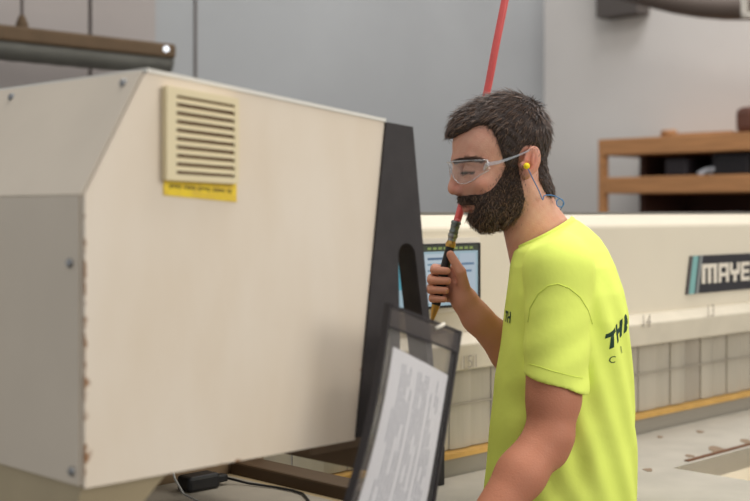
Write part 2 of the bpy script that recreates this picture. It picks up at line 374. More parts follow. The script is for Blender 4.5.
# work tables
ZT = 0.90
t = thing('work_table', UV(2.9, 1.78, 0), 'wide scuffed grey work table with a rectangular cut-out to the right of the man', 'table')
ha0, ha1 = 2.565, 2.95; hb1, hb0 = 1.578, 1.20    # cut-out
ta0 = 2.215
mb = MB()
mb.ubox(1.68, HI, 1.66, BP-0.03, ZT-0.05, ZT)
mb.ubox(ta0, ha0, 0.75, 1.66, ZT-0.05, ZT).ubox(ha1, HI, 0.75, 1.66, ZT-0.05, ZT)
mb.ubox(ha0, ha1, hb1, 1.66, ZT-0.05, ZT).ubox(ha0, ha1, 0.75, hb0, ZT-0.05, ZT)
build(mb, 'tabletop', table_m, t)
ed = mat('cutout_edge', rgb(242,234,214), 0.6)  # cream made paler to stand in for light missing inside the cut-out
build(MB().ubox(ha0, ha1, hb1, hb1+0.012, ZT-0.11, ZT-0.001).ubox(ha0-0.012, ha0, hb0, hb1, ZT-0.11, ZT-0.001).ubox(ha1, ha1+0.004, hb0, hb1, ZT-0.11, ZT-0.001).ubox(ha0, ha1, hb0-0.004, hb0, ZT-0.11, ZT-0.001), 'cutout_lining', ed, t)
build(MB().ubox(ha0-0.02, ha1+0.02, hb0-0.02, hb1+0.02, ZT-0.13, ZT-0.11), 'cutout_tray', mat('tray_tan', rgb(170,150,120), 0.6), t)
build(MB().ubox(ha0+0.09, ha1+0.015, hb1+0.012, hb1+0.024, ZT, ZT+0.003), 'cutout_rim', rust, t)
for aa, bb in ((1.75,1.7),(ta0+0.05,0.82),(HI-0.1,0.82),(HI-0.1,1.8)):
    build(MB().ubox(aa, aa+0.06, bb, bb+0.06, 0, ZT-0.05), 'leg', brown_m, t)
# wear patches
mb = MB(); smud = mat('worn_patch', rgb(132,112,92), 0.8)
for px, py, s in ((716,449,0.03),(745,441,0.02),(690,456,0.012),(660,437,0.010),(700,432,0.012),(648,470,0.014)):
    Y = (H-ZT)*F/(py-212); c = Vector(((px-375)/F*Y, Y, ZT)); pts = []
    for k in range(9):
        r = s*(0.6+0.6*random.random()); q = 2*math.pi*k/9; pts.append(c+Vector((r*math.cos(q)*0.9, r*math.sin(q)*1.6, 0)))
    build(MB().prism(pts, (0,0,0.0012)), 'worn_patch', smud, t)

# side shelf with power adapter, seen under the cabinet
t = thing('side_table', UV(1.35, 1.95, 0), 'grey side table under the cream cabinet carrying the power adapter', 'table')
build(MB().ubox(1.225, 1.48, 1.50, 1.895, 0.955, 1.0), 'tabletop', mat('side_top', rgb(138,130,116), 0.6, var=0.12, vscale=10), t)
build(MB().ubox(1.215, 1.225, 1.50, 1.895, 0.95, 1.004), 'edge_strip', rust, t)
for aa, bb in ((1.24,1.52),(1.43,1.52),(1.24,1.84),(1.43,1.84)):
    build(MB().ubox(aa, aa+0.04, bb, bb+0.04, 0, 0.955), 'leg', brown_m, t)
t = thing('guide_rail', UV(1.57, 1.9, 0), 'dark brown guide rail running back beside the grey side table', 'rail')
build(MB().ubox(1.50, 1.56, 1.42, 1.895, 0.93, 1.022), 'rail', mat('rail_brown', rgb(78,60,42), 0.5, var=0.2), t, bevel=0.004)
build(MB().ubox(1.484, 1.50, 1.42, 1.895, 0.965, 0.998), 'light_strip', mat('rail_strip', rgb(158,140,108), 0.5), t)
for bb in (1.45,1.82): build(MB().ubox(1.51, 1.55, bb, bb+0.05, 0, 0.93), 'leg', brown_m, t)
c = UV(1.38, 1.81, 1.0)
t = thing('power_adapter', c, 'black power adapter lying on the grey side table under the cabinet', 'adapter')
build(MB().ubox(1.335, 1.405, 1.80, 1.84, 1.0, 1.028), 'body', black_rub, t, bevel=0.006)
build(MB().ubox(1.405, 1.43, 1.81, 1.83, 1.006, 1.020), 'plug_end', black_rub, t, bevel=0.003)
pts = [UV(1.43,1.82,1.012), UV(1.452,1.78,1.004), UV(1.47,1.72,1.003), UV(1.474,1.68,1.003), UV(1.470,1.65,1.003), UV(1.452,1.62,1.003), UV(1.42,1.57,1.003)]
build(MB().tube(pts, 0.0022, 8), 'cord', black_rub, t, smooth=True)
pts = [UV(1.325,1.84,1.045), UV(1.31,1.81,1.03), UV(1.30,1.77,1.01), UV(1.30,1.72,1.0035), UV(1.30,1.66,1.0035)]
props(build(MB().tube(pts, 0.002, 8), 'grey_wire', mat('wire_grey', rgb(170,170,165), 0.5), smooth=True), 'thin pale grey wire hanging beside the power adapter', 'wire')

# ------------------------------------------------------------------ control cabinet
def rust_paint():
    m = mat('cream_enamel_chipped', rgb(226,212,192), 0.45, bump=0.04, bscale=22)
    nt = m.node_tree; N = nt.nodes; L = nt.links; p = N['Principled BSDF']
    tc = N.new('ShaderNodeTexCoord')
    at = N.new('ShaderNodeAttribute'); at.attribute_name = 'edge'
    n = N.new('ShaderNodeTexNoise'); n.inputs['Scale'].default_value = 55; n.inputs['Detail'].default_value = 6; L.new(tc.outputs['Object'], n.inputs['Vector'])
    mp = N.new('ShaderNodeMapping'); mp.inputs['Scale'].default_value = (1,1,0.4); L.new(tc.outputs['Object'], mp.inputs[0])
    n3 = N.new('ShaderNodeTexNoise'); n3.inputs['Scale'].default_value = 9; n3.inputs['Detail'].default_value = 6; L.new(mp.outputs[0], n3.inputs['Vector'])
    # mottled cream
    r0 = N.new('ShaderNodeValToRGB'); r0.color_ramp.elements[0].position = 0.3; r0.color_ramp.elements[1].position = 0.65
    r0.color_ramp.elements[0].color = rgb(222,206,184); r0.color_ramp.elements[1].color = rgb(229,216,198); L.new(n3.outputs['Fac'], r0.inputs[0])
    # chips where noise + nearness to edge is high
    ml = N.new('ShaderNodeMath'); ml.operation = 'MULTIPLY_ADD'; ml.inputs[1].default_value = 0.38; L.new(at.outputs['Fac'], ml.inputs[0]); L.new(n.outputs['Fac'], ml.inputs[2])
    r1 = N.new('ShaderNodeValToRGB'); r1.color_ramp.elements[0].position = 0.83; r1.color_ramp.elements[1].position = 0.93; L.new(ml.outputs[0], r1.inputs[0])
    mx = N.new('ShaderNodeMixRGB'); L.new(r1.outputs[0], mx.inputs[0]); L.new(r0.outputs[0], mx.inputs[1]); mx.inputs[2].default_value = rgb(150,108,72)
    L.new(mx.outputs[0], p.inputs['Base Color'])
    return m
fb = 1.3067                          # front face plane
A0 = 0.8146; DEP = 0.46
zb_, zch, ztp, ztr = 1.168, 1.52, 1.675, 1.634
ach = A0+0.062*math.sqrt(2)
aRt, aRb = A0+0.363*math.sqrt(2), A0+0.319*math.sqrt(2)
t = thing('control_cabinet', UV(1.0, 1.5, 0), 'large cream machine control cabinet with louvred vent at the left foreground', 'cabinet')
# body: front outline extruded along +b
fo = [(A0,zb_),(aRb,zb_),(aRt,ztr),(ach,ztp),(A0,zch)]
me = bpy.data.meshes.new('body')
vs = [UV(a,fb+0.004,z) for a,z in fo]+[UV(a,fb+DEP,z) for a,z in fo]; n = 5
me.from_pydata([tuple(v) for v in vs], [], [(0,1,2,3,4),(9,8,7,6,5)]+[(i,n+i,n+(i+1)%n,(i+1)%n) for i in range(n)])
bm = bmesh.new(); bm.from_mesh(me); bmesh.ops.recalc_face_normals(bm, faces=bm.faces); bm.to_mesh(me); bm.free()
side_paint = mat('cabinet_end_enamel', rgb(214,201,182), 0.5, var=0.06, vscale=6, bump=0.04, bscale=20)
link('body', me, side_paint, t, bevel=0.004)
# front panel sheet with a fine grid carrying 'edge' attribute
NA, NZ = 90, 80
verts = []; edge = []
def outl(u_, w_):   # u_ across 0..1, w_ up 0..1
    aL_b, aR = A0, aRb+(aRt-aRb)*w_
    z = zb_+(ztr-zb_)*w_
    return aL_b+(aR-aL_b)*u_, z
def top_z(a):
    if a < ach: return zch+(ztp-zch)*(a-A0)/(ach-A0)
    return ztp+(ztr-ztp)*(a-ach)/(aRt-ach)
for i in range(NA+1):
    for j in range(NZ+1):
        u_ = (i/NA)**1.4; w_ = j/NZ
        a = A0+(aRt-A0)*u_; z = zb_+(top_z(a)-zb_)*w_
        aR = aRb+(aRt-aRb)*min(1, (z-zb_)/(ztr-zb_)); a = A0+(aR-A0)*u_; z = zb_+(top_z(min(a,aRt))-zb_)*w_
        verts.append(UV(a, fb, z))
        dl = a-A0; db = z-zb_; dr = aR-a
        e = max(math.exp(-dl/0.011), 0.62*math.exp(-db/0.012), 0.7*math.exp(-dr/0.02)*(1 if z < 1.3 else 0.3))
        if z > 1.47: e *= 0.4
        edge.append(min(1, e))
fs = [(i*(NZ+1)+j, (i+1)*(NZ+1)+j, (i+1)*(NZ+1)+j+1, i*(NZ+1)+j+1) for i in range(NA) for j in range(NZ)]
me = bpy.data.meshes.new('front_panel'); me.from_pydata([tuple(v) for v in verts], [], fs)
at = me.attributes.new('edge', 'FLOAT', 'POINT'); at.data.foreach_set('value', edge)
o = link('front_panel', me, rust_paint(), t)
so = o.modifiers.new('thick', 'SOLIDIFY'); so.thickness = 0.004; so.offset = -1
# end panels (flat one and the sloping one), slightly proud and with a pale folded lip
build(MB().ubox(A0-0.0025, A0, fb+0.010, fb+DEP, zb_+0.002, zch), 'end_panel', side_paint, t)
d = Vector(UV(ach,0,ztp))-Vector(UV(A0,0,zch)); nrm = UV(-(ztp-zch),0,(ach-A0)).normalized()*0.0025
sp = build(MB().prism([UV(A0,fb+0.006,zch), UV(ach,fb+0.006,ztp), UV(ach,fb+DEP,ztp), UV(A0,fb+DEP,zch)], nrm), 'sloping_panel', side_paint, t)
lipm = mat('pale_lip', rgb(224,220,210), 0.4)
build(MB().ubox(ach-0.002, aRt, fb-0.003, fb+0.004, 0, 0.001) and MB().prism([UV(ach,fb-0.002,ztp), UV(aRt,fb-0.002,ztr), UV(aRt,fb-0.002,ztr+0.005), UV(ach,fb-0.002,ztp+0.005)], UV(0,DEP,0)), 'lid', lipm, t)
def screw(px, py, on):
    # end face at a=A0, or sloping face
    if on == 'end':
        b = b_at(px, A0-0.003); c = UV(A0-0.003, b, zz(py, A0, b)); nd = UV(-1,0,0)
    else:
        lo, hi = 0.0, 1.0
        for _ in range(40):
            m_ = (lo+hi)/2; a = A0+(ach-A0)*m_; z = zch+(ztp-zch)*m_; b = b_at(px, a)
            if H-(z-H)*0 and (212-(z-H)*F/((a+b)*R2)) > py: lo = m_
            else: hi = m_
        c = UV(a, b, z)+nrm; nd = nrm.normalized()
    s = build(MB().tube([c, c+nd*0.002, c+nd*0.004], [0.0062,0.0056,0.0035], 14), 'screw', steel, t, smooth=False)
for px, py, on in ((13,98,'s'),(125,84,'s'),(70,263,'end'),(72,471,'end')): screw(px, py, on)
# louvred vent
va0, va1 = a_at(166, fb-0.01), a_at(238, fb-0.01)
def vz(px, py, b=fb-0.008): a = a_at(px, b); return zz(py, a, b)
vzTL, vzTR, vzBL, vzBR = vz(168,86), vz(238,99), vz(165,180), vz(236,184)
vt = (vzTL+vzTR)/2; vb = (vzBL+vzBR)/2
sl = -0.05   # louvre leans with the cabinet lid
def vpt(u_, w_, b):
    zt = vzTL+(vzTR-vzTL)*u_; zb2 = vzBL+(vzBR-vzBL)*u_; return UV(va0+(va1-va0)*u_, b, zb2+(zt-zb2)*w_)
def vquad(u0,u1,w0,w1,b0,b1): return MB().hexa([vpt(u0,w0,b0),vpt(u1,w0,b0),vpt(u1,w0,b1),vpt(u0,w0,b1),vpt(u0,w1,b0),vpt(u1,w1,b0),vpt(u1,w1,b1),vpt(u0,w1,b1)])
vent = build(vquad(0,1,0,1,fb-0.007,fb-0.0005), 'vent_grille', vent_cream, t, bevel=0.0012)
fr = MB()
for q in ((0,0.13,0,1),(0.94,1,0,1),(0.13,0.94,0.92,1),(0.13,0.94,0,0.07)): 
    m2 = vquad(q[0],q[1],q[2],q[3],fb-0.012,fb-0.007); fr.add(m2.v, m2.f)
build(fr, 'grille_frame', vent_cream, vent)
build(vquad(0.13,0.94,0.07,0.92,fb-0.0078,fb-0.007), 'grille_back', dark_slot, vent)
for k in range(9):
    w0 = 0.108+k*0.0915
    m2 = MB().hexa([vpt(0.13,w0,fb-0.0125),vpt(0.94,w0,fb-0.0125),vpt(0.94,w0+0.02,fb-0.0078),vpt(0.13,w0+0.02,fb-0.0078),
                    vpt(0.13,w0+0.036,fb-0.0115),vpt(0.94,w0+0.036,fb-0.0115),vpt(0.94,w0+0.056,fb-0.0078),vpt(0.13,w0+0.056,fb-0.0078)])
    build(m2, 'slat', vent_cream, vent)
# yellow warning sticker
ya0, ya1 = a_at(163, fb), a_at(236, fb)
st = build(MB().hexa([UV(ya0,fb-0.0016,vz(163,195)),UV(ya1,fb-0.0016,vz(236,202)),UV(ya1,fb-0.0006,vz(236,202)),UV(ya0,fb-0.0006,vz(163,195)),
                 UV(ya0,fb-0.0016,vz(163,177)),UV(ya1,fb-0.0016,vz(236,184)),UV(ya1,fb-0.0006,vz(236,184)),UV(ya0,fb-0.0006,vz(163,177))]), 'warning_sticker', yellow, t)
st['label'] = 'worn yellow warning sticker below the vent'
mb = MB()
for k in range(26):
    u_ = 0.08+k*0.033; px = 163+73*u_; y0 = 182.5+7*u_
    if k % 6 == 5: continue
    a = a_at(px, fb); h_ = 0.003+0.002*random.random(); zz_ = vz(px, y0+1.0)
    mb.ubox(a, a+0.0022, fb-0.0022, fb-0.0016, zz_-h_, zz_)
build(mb, 'sticker_print', ink, st)
# black end plate with the hand slot
pb0, pb1 = fb-0.004, fb+0.034
zlo = 1.172
def plate_left(z): return aRb+(aRt-aRb)*(z-zb_)/(ztr-zb_)
a_tr = A0+0.403*math.sqrt(2); z_tr = zz(127, a_tr, fb); a_br = A0+0.4295*math.sqrt(2); z_br = zz(320, a_br, fb)
def plate_right(z): return a_tr+(a_br-a_tr)*(z_tr-z)/(z_tr-z_br)
NS = 40
zs_top = zz(243, a_at(412,fb), fb)
def slot(z):   # left and right side of the slot
    if z > zs_top: return None
    l = plate_right(z)-0.055-0.02*max(0,(zs_top-z))/0.1*0.5; r = plate_right(z)-0.020+0.004*max(0,(zs_top-z))/0.1
    c = (l+r)/2; hw = (r-l)/2; dz = zs_top-z
    if dz < hw: hw = math.sqrt(max(1e-6, hw*hw-(hw-dz)**2))
    if z < 1.215: return None
    return c-hw, c+hw
zsv = sorted(set([zlo, z_tr]+[zlo+(z_tr-zlo)*k/NS for k in range(NS+1)]+[zs_top-0.0001-0.0015*k for k in range(14)]+[1.2149,1.2151, zs_top+0.0001]))
L_ = []; 
mb = MB()
for z0, z1 in zip(zsv[:-1], zsv[1:]):
    zm = (z0+z1)/2; s = slot(zm)
    top0 = min(1, 1)
    def seg(l0,r0,l1,r1):
        mb.hexa([UV(l0,pb0,z0),UV(r0,pb0,z0),UV(r0,pb1,z0),UV(l0,pb1,z0),UV(l1,pb0,z1),UV(r1,pb0,z1),UV(r1,pb1,z1),UV(l1,pb1,z1)])
    if s is None: seg(plate_left(z0)-0.001, plate_right(z0), plate_left(z1)-0.001, plate_right(z1))
    else:
        s0 = slot(z0) or s; s1 = slot(z1) or s
        seg(plate_left(z0)-0.001, s0[0], plate_left(z1)-0.001, s1[0]); seg(s0[1], plate_right(z0), s1[1], plate_right(z1))
mb.prism([UV(plate_left(z_tr)-0.001,pb0,z_tr), UV(plate_right(z_tr),pb0,z_tr), UV(plate_left(z_tr)-0.001,pb0,ztr)], UV(0,pb1-pb0,0))
pl = build(mb, 'black_end_plate', black_plate, t)
pl['label'] = 'thick black plate with a tall rounded hand slot'
# pedestal that carries the cabinet, and the arm to the beam
ped = mat('pedestal_shaded_cream', rgb(188,172,140), 0.55, var=0.1, vscale=10)  # cream darkened to tan, shade under the cabinet put into the colour
mb = MB().hexa([UV(0.83,fb+0.08,1.05),UV(0.875,fb+0.08,1.05),UV(0.875,fb+0.38,1.05),UV(0.83,fb+0.38,1.05),
                UV(0.818,fb+0.012,zb_),UV(0.945,fb+0.012,zb_),UV(0.945,fb+0.44,zb_),UV(0.818,fb+0.44,zb_)])
build(mb, 'neck', ped, t)
build(MB().ubox(0.83,0.90,fb+0.09,fb+0.37,0.03,1.05).ubox(0.72,1.05,fb+0.0,fb+0.46,0,0.03), 'pedestal', ped, t)
build(MB().ubox(1.33,1.372,fb+0.03,BP-0.055,1.108,zb_), 'support_arm', mat('arm_brown', rgb(126,106,84), 0.7), t)
build(MB().ubox(aRb-0.06,1.372,fb+0.03,fb+DEP,1.15,zb_+0.004), 'arm_bracket', mat('arm_brown2', rgb(126,106,84), 0.7), t)

# ------------------------------------------------------------------ document pouch
TL, TR = P(387,303,1.70), P(459,331,1.86)
BL, BR = P(331,548,1.65), P(422,566,1.80)
nP = (TR-TL).cross(BL-TL).normalized()
if nP.y > 0: nP = -nP     # towards the camera side
def pp_(u_, w_, off=0):   # u_ across, w_ down
    bulge = 0.012*math.sin(math.pi*u_)*math.sin(math.pi*min(1,w_*0.9))
    curl = 0.010*math.sin(math.pi*w_)*(1-u_)
    p = TL.lerp(TR,u_).lerp(BL.lerp(BR,u_), w_)
    return p+nP*(off+bulge*0.4)+Vector((curl,0,0))
def sheet(u0,u1,w0,w1,o0,o1,nu=8,nw=20,corner=None):
    mb = MB(); top = []; bot = []
    for i in range(nu+1):
        for j in range(nw+1):
            u_ = u0+(u1-u0)*i/nu; w_ = w0+(w1-w0)*j/nw
            top.append(pp_(u_,w_,o1)); bot.append(pp_(u_,w_,o0))
    n = len(top); fs = []
    ix = lambda i,j: i*(nw+1)+j
    for i in range(nu):
        for j in range(nw):
            fs.append((ix(i,j),ix(i,j+1),ix(i+1,j+1),ix(i+1,j))); fs.append((n+ix(i,j),n+ix(i+1,j),n+ix(i+1,j+1),n+ix(i,j+1)))
    for i in range(nu):
        fs.append((ix(i,0),ix(i+1,0),n+ix(i+1,0),n+ix(i,0))); fs.append((ix(i,nw),n+ix(i,nw),n+ix(i+1,nw),ix(i+1,nw)))
    for j in range(nw):
        fs.append((ix(0,j),n+ix(0,j),n+ix(0,j+1),ix(0,j+1))); fs.append((ix(nu,j),ix(nu,j+1),n+ix(nu,j+1),n+ix(nu,j)))
    return mb.add(top+bot, fs)
t = thing('document_pouch', (BL+BR)/2, 'clear plastic document pouch with black edging hanging from the cabinet', 'pouch')
film = clear_mat('vinyl_film', (0.965,0.96,0.955,1), 0.03, 0.05, (0.55,0.52,0.5,1), 0.12)
build(sheet(0.03,0.97,0.02,0.985,0.0035,0.0041), 'clear_front', film, t, smooth=True)
build(sheet(0.03,0.97,0.02,0.985,-0.0036,-0.003), 'clear_back', film, t, smooth=True)
edg = mat('pouch_edging', rgb(44,40,42), 0.4)
build(sheet(0,0.02,0,1,-0.004,0.006,2,24), 'edging', edg, t, smooth=False)
build(sheet(0.962,1,0,1,-0.004,0.006,2,24), 'edging', edg, t)
topm = clear_mat('pouch_header', (0.62,0.59,0.57,1), 0.06, 0.22, (0.2,0.18,0.18,1), 0.2)
build(sheet(0.02,0.962,0,0.095,0.0042,0.006,8,3), 'header_strip', topm, t)
build(sheet(0.02,0.98,0,0.012,0.006,0.0075,8,1), 'edging', edg, t)
build(sheet(0.02,0.98,0.088,0.098,0.006,0.0068,8,1), 'header_seam', edg, t)
build(sheet(0.02,0.98,0.985,1,-0.004,0.006,8,1), 'edging', edg, t)
mb = MB().tube([pp_(0.60,0.03,0.008), pp_(0.66,0.012,0.010), pp_(0.70,0.0,0.009)], 0.0028, 8)
tie = build(mb, 'white_tie', mat('white_tie', rgb(222,214,198), 0.5), t, smooth=True); tie['label'] = 'short white tie on the top edge'
# the sheet of paper inside
pc = build(MB(), 'sheet_tmp', None) if False else None
m1 = MB(); 
def paper_pt(u_, w_, off): return pp_(0.14+0.79*u_-0.03*w_, 0.20+0.77*w_-0.035*(1-u_)*(1-w_)+0.0*u_, off)
def psheet(u0,u1,w0,w1,o0,o1,nu=6,nw=16):
    mb = MB(); top=[]; bot=[]
    for i in range(nu+1):
        for j in range(nw+1):
            a_=u0+(u1-u0)*i/nu; b_=w0+(w1-w0)*j/nw; top.append(paper_pt(a_,b_,o1)); bot.append(paper_pt(a_,b_,o0))
    n=len(top); fs=[]; ix=lambda i,j:i*(nw+1)+j
    for i in range(nu):
        for j in range(nw):
            fs.append((ix(i,j),ix(i,j+1),ix(i+1,j+1),ix(i+1,j))); fs.append((n+ix(i,j),n+ix(i+1,j),n+ix(i+1,j+1),n+ix(i,j+1)))
    for i in range(nu):
        fs.append((ix(i,0),ix(i+1,0),n+ix(i+1,0),n+ix(i,0))); fs.append((ix(i,nw),n+ix(i,nw),n+ix(i+1,nw),ix(i+1,nw)))
    for j in range(nw):
        fs.append((ix(0,j),n+ix(0,j),n+ix(0,j+1),ix(0,j+1))); fs.append((ix(nu,j),ix(nu,j+1),n+ix(nu,j+1),n+ix(nu,j)))
    return mb.add(top+bot, fs)
doc = thing('printed_document', (BL+BR)/2, 'white printed sheet with grey lines inside the clear plastic pouch', 'document')
build(psheet(0,1,0,1,0.0,0.001,24,48), 'sheet', paper_m, doc, smooth=False)
mb = MB(); 
for r in range(17):
    u_ = 0.13+r*0.046; w_ = 0.06 if r not in (3,9) else 0.1
    if r in (6,12): continue
    while w_ < 0.94:
        ln = 0.04+0.09*random.random()
        if random.random() < (0.85 if r > 6 else 0.8 if r not in (2,) else 1):
            q = psheet(u_, u_+0.007, w_, min(w_+ln,0.95), 0.0010, 0.0017, 1, 6); mb.add(q.v, q.f)
        w_ += ln+0.006
        if r > 8 and w_ > 0.8: break
build(mb, 'printed_text', print_m, doc)

# ------------------------------------------------------------------ surface-net modelling for the man
def surfnets(f, lo, h):
    f = f.astype(np.float32); s = f < 0
    nx, ny, nz = f.shape; C = (nx-1, ny-1, nz-1)
    acc = np.zeros(C+(3,), np.float32); cnt = np.zeros(C, np.float32)
    for ax in range(3):
        o1, o2 = [k for k in range(3) if k != ax]
        for d1 in (0,1):
            for d2 in (0,1):
                sl0 = [None]*3; sl1 = [None]*3
                sl0[ax] = slice(0,-1); sl1[ax] = slice(1,None)
                for o_, d_ in ((o1,d1),(o2,d2)):
                    x = slice(0,-1) if d_ == 0 else slice(1,None); sl0[o_] = x; sl1[o_] = x
                a = f[tuple(sl0)]; b = f[tuple(sl1)]
                cr = (a < 0) != (b < 0)
                den = np.where(cr, a-b, 1); tt = np.where(cr, a/den, 0)
                acc[..., ax] += tt; acc[..., o1] += cr*d1; acc[..., o2] += cr*d2; cnt += cr
    act = cnt > 0
    idx = -np.ones(C, np.int64); n = int(act.sum()); idx[act] = np.arange(n)
    cells = np.argwhere(act)
    verts = (cells+acc[act]/cnt[act][:,None])*h+np.array(lo)
    faces = []
    for ax in range(3):
        o1, o2 = [(1,2),(2,0),(0,1)][ax]
        sa = [slice(1,-1)]*3; sb_ = [slice(1,-1)]*3; sa[ax] = slice(0,-1); sb_[ax] = slice(1,None)
        A_ = s[tuple(sa)]; B_ = s[tuple(sb_)]; cr = A_ != B_
        ii = np.argwhere(cr); ii[:, o1] += 1; ii[:, o2] += 1
        fl = A_[cr]
        def cell(d1, d2):
            q = ii.copy(); q[:, o1] += d1; q[:, o2] += d2; return idx[q[:,0], q[:,1], q[:,2]]
        q = np.stack([cell(-1,-1), cell(0,-1), cell(0,0), cell(-1,0)], 1)
        q[~fl] = q[~fl][:, ::-1]; faces.append(q)
    return verts, np.concatenate(faces)
def gridpts(lo, hi, h):
    ax = [np.arange(lo[k], hi[k]+h, h, dtype=np.float32) for k in range(3)]
    return np.meshgrid(*ax, indexing='ij')
def smin(a, b, k):
    hh = np.clip(0.5+0.5*(b-a)/k, 0, 1); return b*(1-hh)+a*hh-k*hh*(1-hh)
def smax(a, b, k): return -smin(-a, -b, k)
def ell(G_, c, r, rot=0):
    X, Y, Z = G_[0]-c[0], G_[1]-c[1], G_[2]-c[2]
    if rot: cs, sn = math.cos(rot), math.sin(rot); X, Z = X*cs+Z*sn, -X*sn+Z*cs
    k0 = np.sqrt((X/r[0])**2+(Y/r[1])**2+(Z/r[2])**2); k1 = np.sqrt((X/r[0]**2)**2+(Y/r[1]**2)**2+(Z/r[2]**2)**2)
    return k0*(k0-1)/np.maximum(k1, 1e-6)
def cone(G_, p, q, r1, r2):
    p = np.array(p, float); q = np.array(q, float); d = q-p; L2 = (d*d).sum()
    tt = np.clip(((G_[0]-p[0])*d[0]+(G_[1]-p[1])*d[1]+(G_[2]-p[2])*d[2])/L2, 0, 1)
    return np.sqrt((G_[0]-p[0]-tt*d[0])**2+(G_[1]-p[1]-tt*d[1])**2+(G_[2]-p[2]-tt*d[2])**2)-(r1+(r2-r1)*tt)
def poly2(x, z, pts):
    d = np.full(x.shape, 1e9, np.float32); ins = np.zeros(x.shape, bool); n = len(pts)
    for i in range(n):
        ax_, az = pts[i]; bx, bz = pts[(i+1) % n]; ex, ez = bx-ax_, bz-az
        tt = np.clip(((x-ax_)*ex+(z-az)*ez)/(ex*ex+ez*ez+1e-12), 0, 1)
        d = np.minimum(d, (x-ax_-tt*ex)**2+(z-az-tt*ez)**2)
        c = ((az > z) != (bz > z)) & (x < (bx-ax_)*(z-az)/((bz-az) if bz != az else 1e-9)+ax_); ins ^= c
    d = np.sqrt(d); return np.where(ins, -d, d)
def np_mesh(name, V, Fc):
    me = bpy.data.meshes.new(name); me.from_pydata(V.tolist(), [], Fc.tolist()); me.update(); return me

YM = 2.45; SM = F/YM            # px per metre at the man
s_ = 1/SM
def hx(px): return (px-375)*s_
def hz(py): return H-(py-212)*s_
def HP(px, py, l): return (hx(px), l*s_, hz(py))      # head point, l = lateral offset in px (negative = towards camera)
YAW = math.radians(5); PIV = np.array([hx(522), 0.0])
def yawed(V):      # head turned a little towards the camera
    V = np.array(V, float).reshape(-1,3).copy(); x = V[:,0]-PIV[0]; y = V[:,1]-PIV[1]
    V[:,0] = PIV[0]+x*math.cos(YAW)-y*math.sin(YAW); V[:,1] = PIV[1]+x*math.sin(YAW)+y*math.cos(YAW)+YM; return V
def EL(G_, px, py, l, rx, rz, rl, rot=0): return ell(G_, HP(px,py,l), (rx*s_, rl*s_, rz*s_), math.radians(rot))
def CN(G_, a, b, r1, r2): return cone(G_, HP(*a), HP(*b), r1*s_, r2*s_)
def head_core(G_):
    d = EL(G_, 505.5,140,0, 41.5,40,37, 8)
    d = smin(d, EL(G_, 486,146,0, 34,34,33), 10*s_)
    d = smin(d, EL(G_, 489,180,0, 31,37,30, -17), 12*s_)
    d = smin(d, EL(G_, 494,201,0, 27,19,28, -12), 10*s_)
    d = smin(d, EL(G_, 483,214,0, 11,9,14), 8*s_)
    for l in (-1,1):
        d = smin(d, EL(G_, 478,184,20*l, 10,9,10), 8*s_)            # cheekbones
        d = smin(d, EL(G_, 512,188,24*l, 12,17,8), 8*s_)            # jaw angle
    d = smin(d, CN(G_, (520,180,0),(541,258,0),27,31), 10*s_)       # neck
    d = smin(d, CN(G_, (548,236,0),(556,262,0),24,38), 14*s_)
    return d
def head_sdf(G_):
    d = head_core(G_)
    for l in (-1,1):
        d = smin(d, CN(G_, (456,160,5*l),(467,161,22*l),4.0,3.0), 8*s_)      # brow
        d = smax(d, -EL(G_, 458,171.5,16*l, 8,7.5,9), 4*s_)                   # socket
        d = smin(d, EL(G_, 467.5,170.5,16*l, 7.2,6.6,8.0), 1.5*s_)          # closed-down lid over the eye
        d = smin(d, CN(G_, (462,175.5,10*l),(466,176,22*l),1.8,1.6), 3*s_)
    d = smin(d, CN(G_, (457,163,0),(452.8,185,0),3.4,4.8), 4*s_)             # nose
    d = smin(d, EL(G_, 453.2,189,0, 6.0,6.0,6.8), 3*s_)
    for l in (-1,1):
        d = smin(d, EL(G_, 458.5,191.5,6.2*l, 5.2,4.6,4), 2.5*s_)
        d = smax(d, -EL(G_, 456.5,196,3.6*l, 2.3,1.6,1.6), 1*s_)
    d = smin(d, EL(G_, 465.5,199,0, 6,6,12), 4*s_)
    d = smin(d, CN(G_, (466,205.5,-9),(463.5,205.5,0),1.8,2.2), 2*s_); d = smin(d, CN(G_, (466,205.5,9),(463.5,205.5,0),1.8,2.2), 2*s_)
    d = smin(d, CN(G_, (467.5,209.5,-9),(465,209.5,0),2.0,2.6), 2*s_); d = smin(d, CN(G_, (467.5,209.5,9),(465,209.5,0),2.0,2.6), 2*s_)
    return d
def ears(G_, d):
    for l in (-1,1):
        E = EL(G_, 524,162,37.5*l, 8.5,14.5,3.6, -12)
        E = smin(E, EL(G_, 519,175,36*l, 4.2,5.5,3.2), 3*s_)
        E = smax(E, -EL(G_, 522,161,41.5*l, 5.2,10,3.6, -12), 1.6*s_)
        E = smin(E, EL(G_, 524.5,160,38*l, 1.5,7,2.4, -12), 1.2*s_)
        E = smax(E, -EL(G_, 519,167,40*l, 4.0,4.4,4), 1.5*s_)
        E = smin(E, EL(G_, 514.5,167,36.5*l, 2.6,3.6,3.2), 2*s_)
        d = smin(d, E, 2.5*s_)
    return d
hs = 0.0019
lo = (hx(438), -0.105, hz(268)); hi = (hx(600), 0.105, hz(84))
Gd = gridpts(lo, hi, hs)
core = head_core(Gd); Hd = ears(Gd, head_sdf(Gd))
hv, hf = surfnets(Hd, lo, hs)

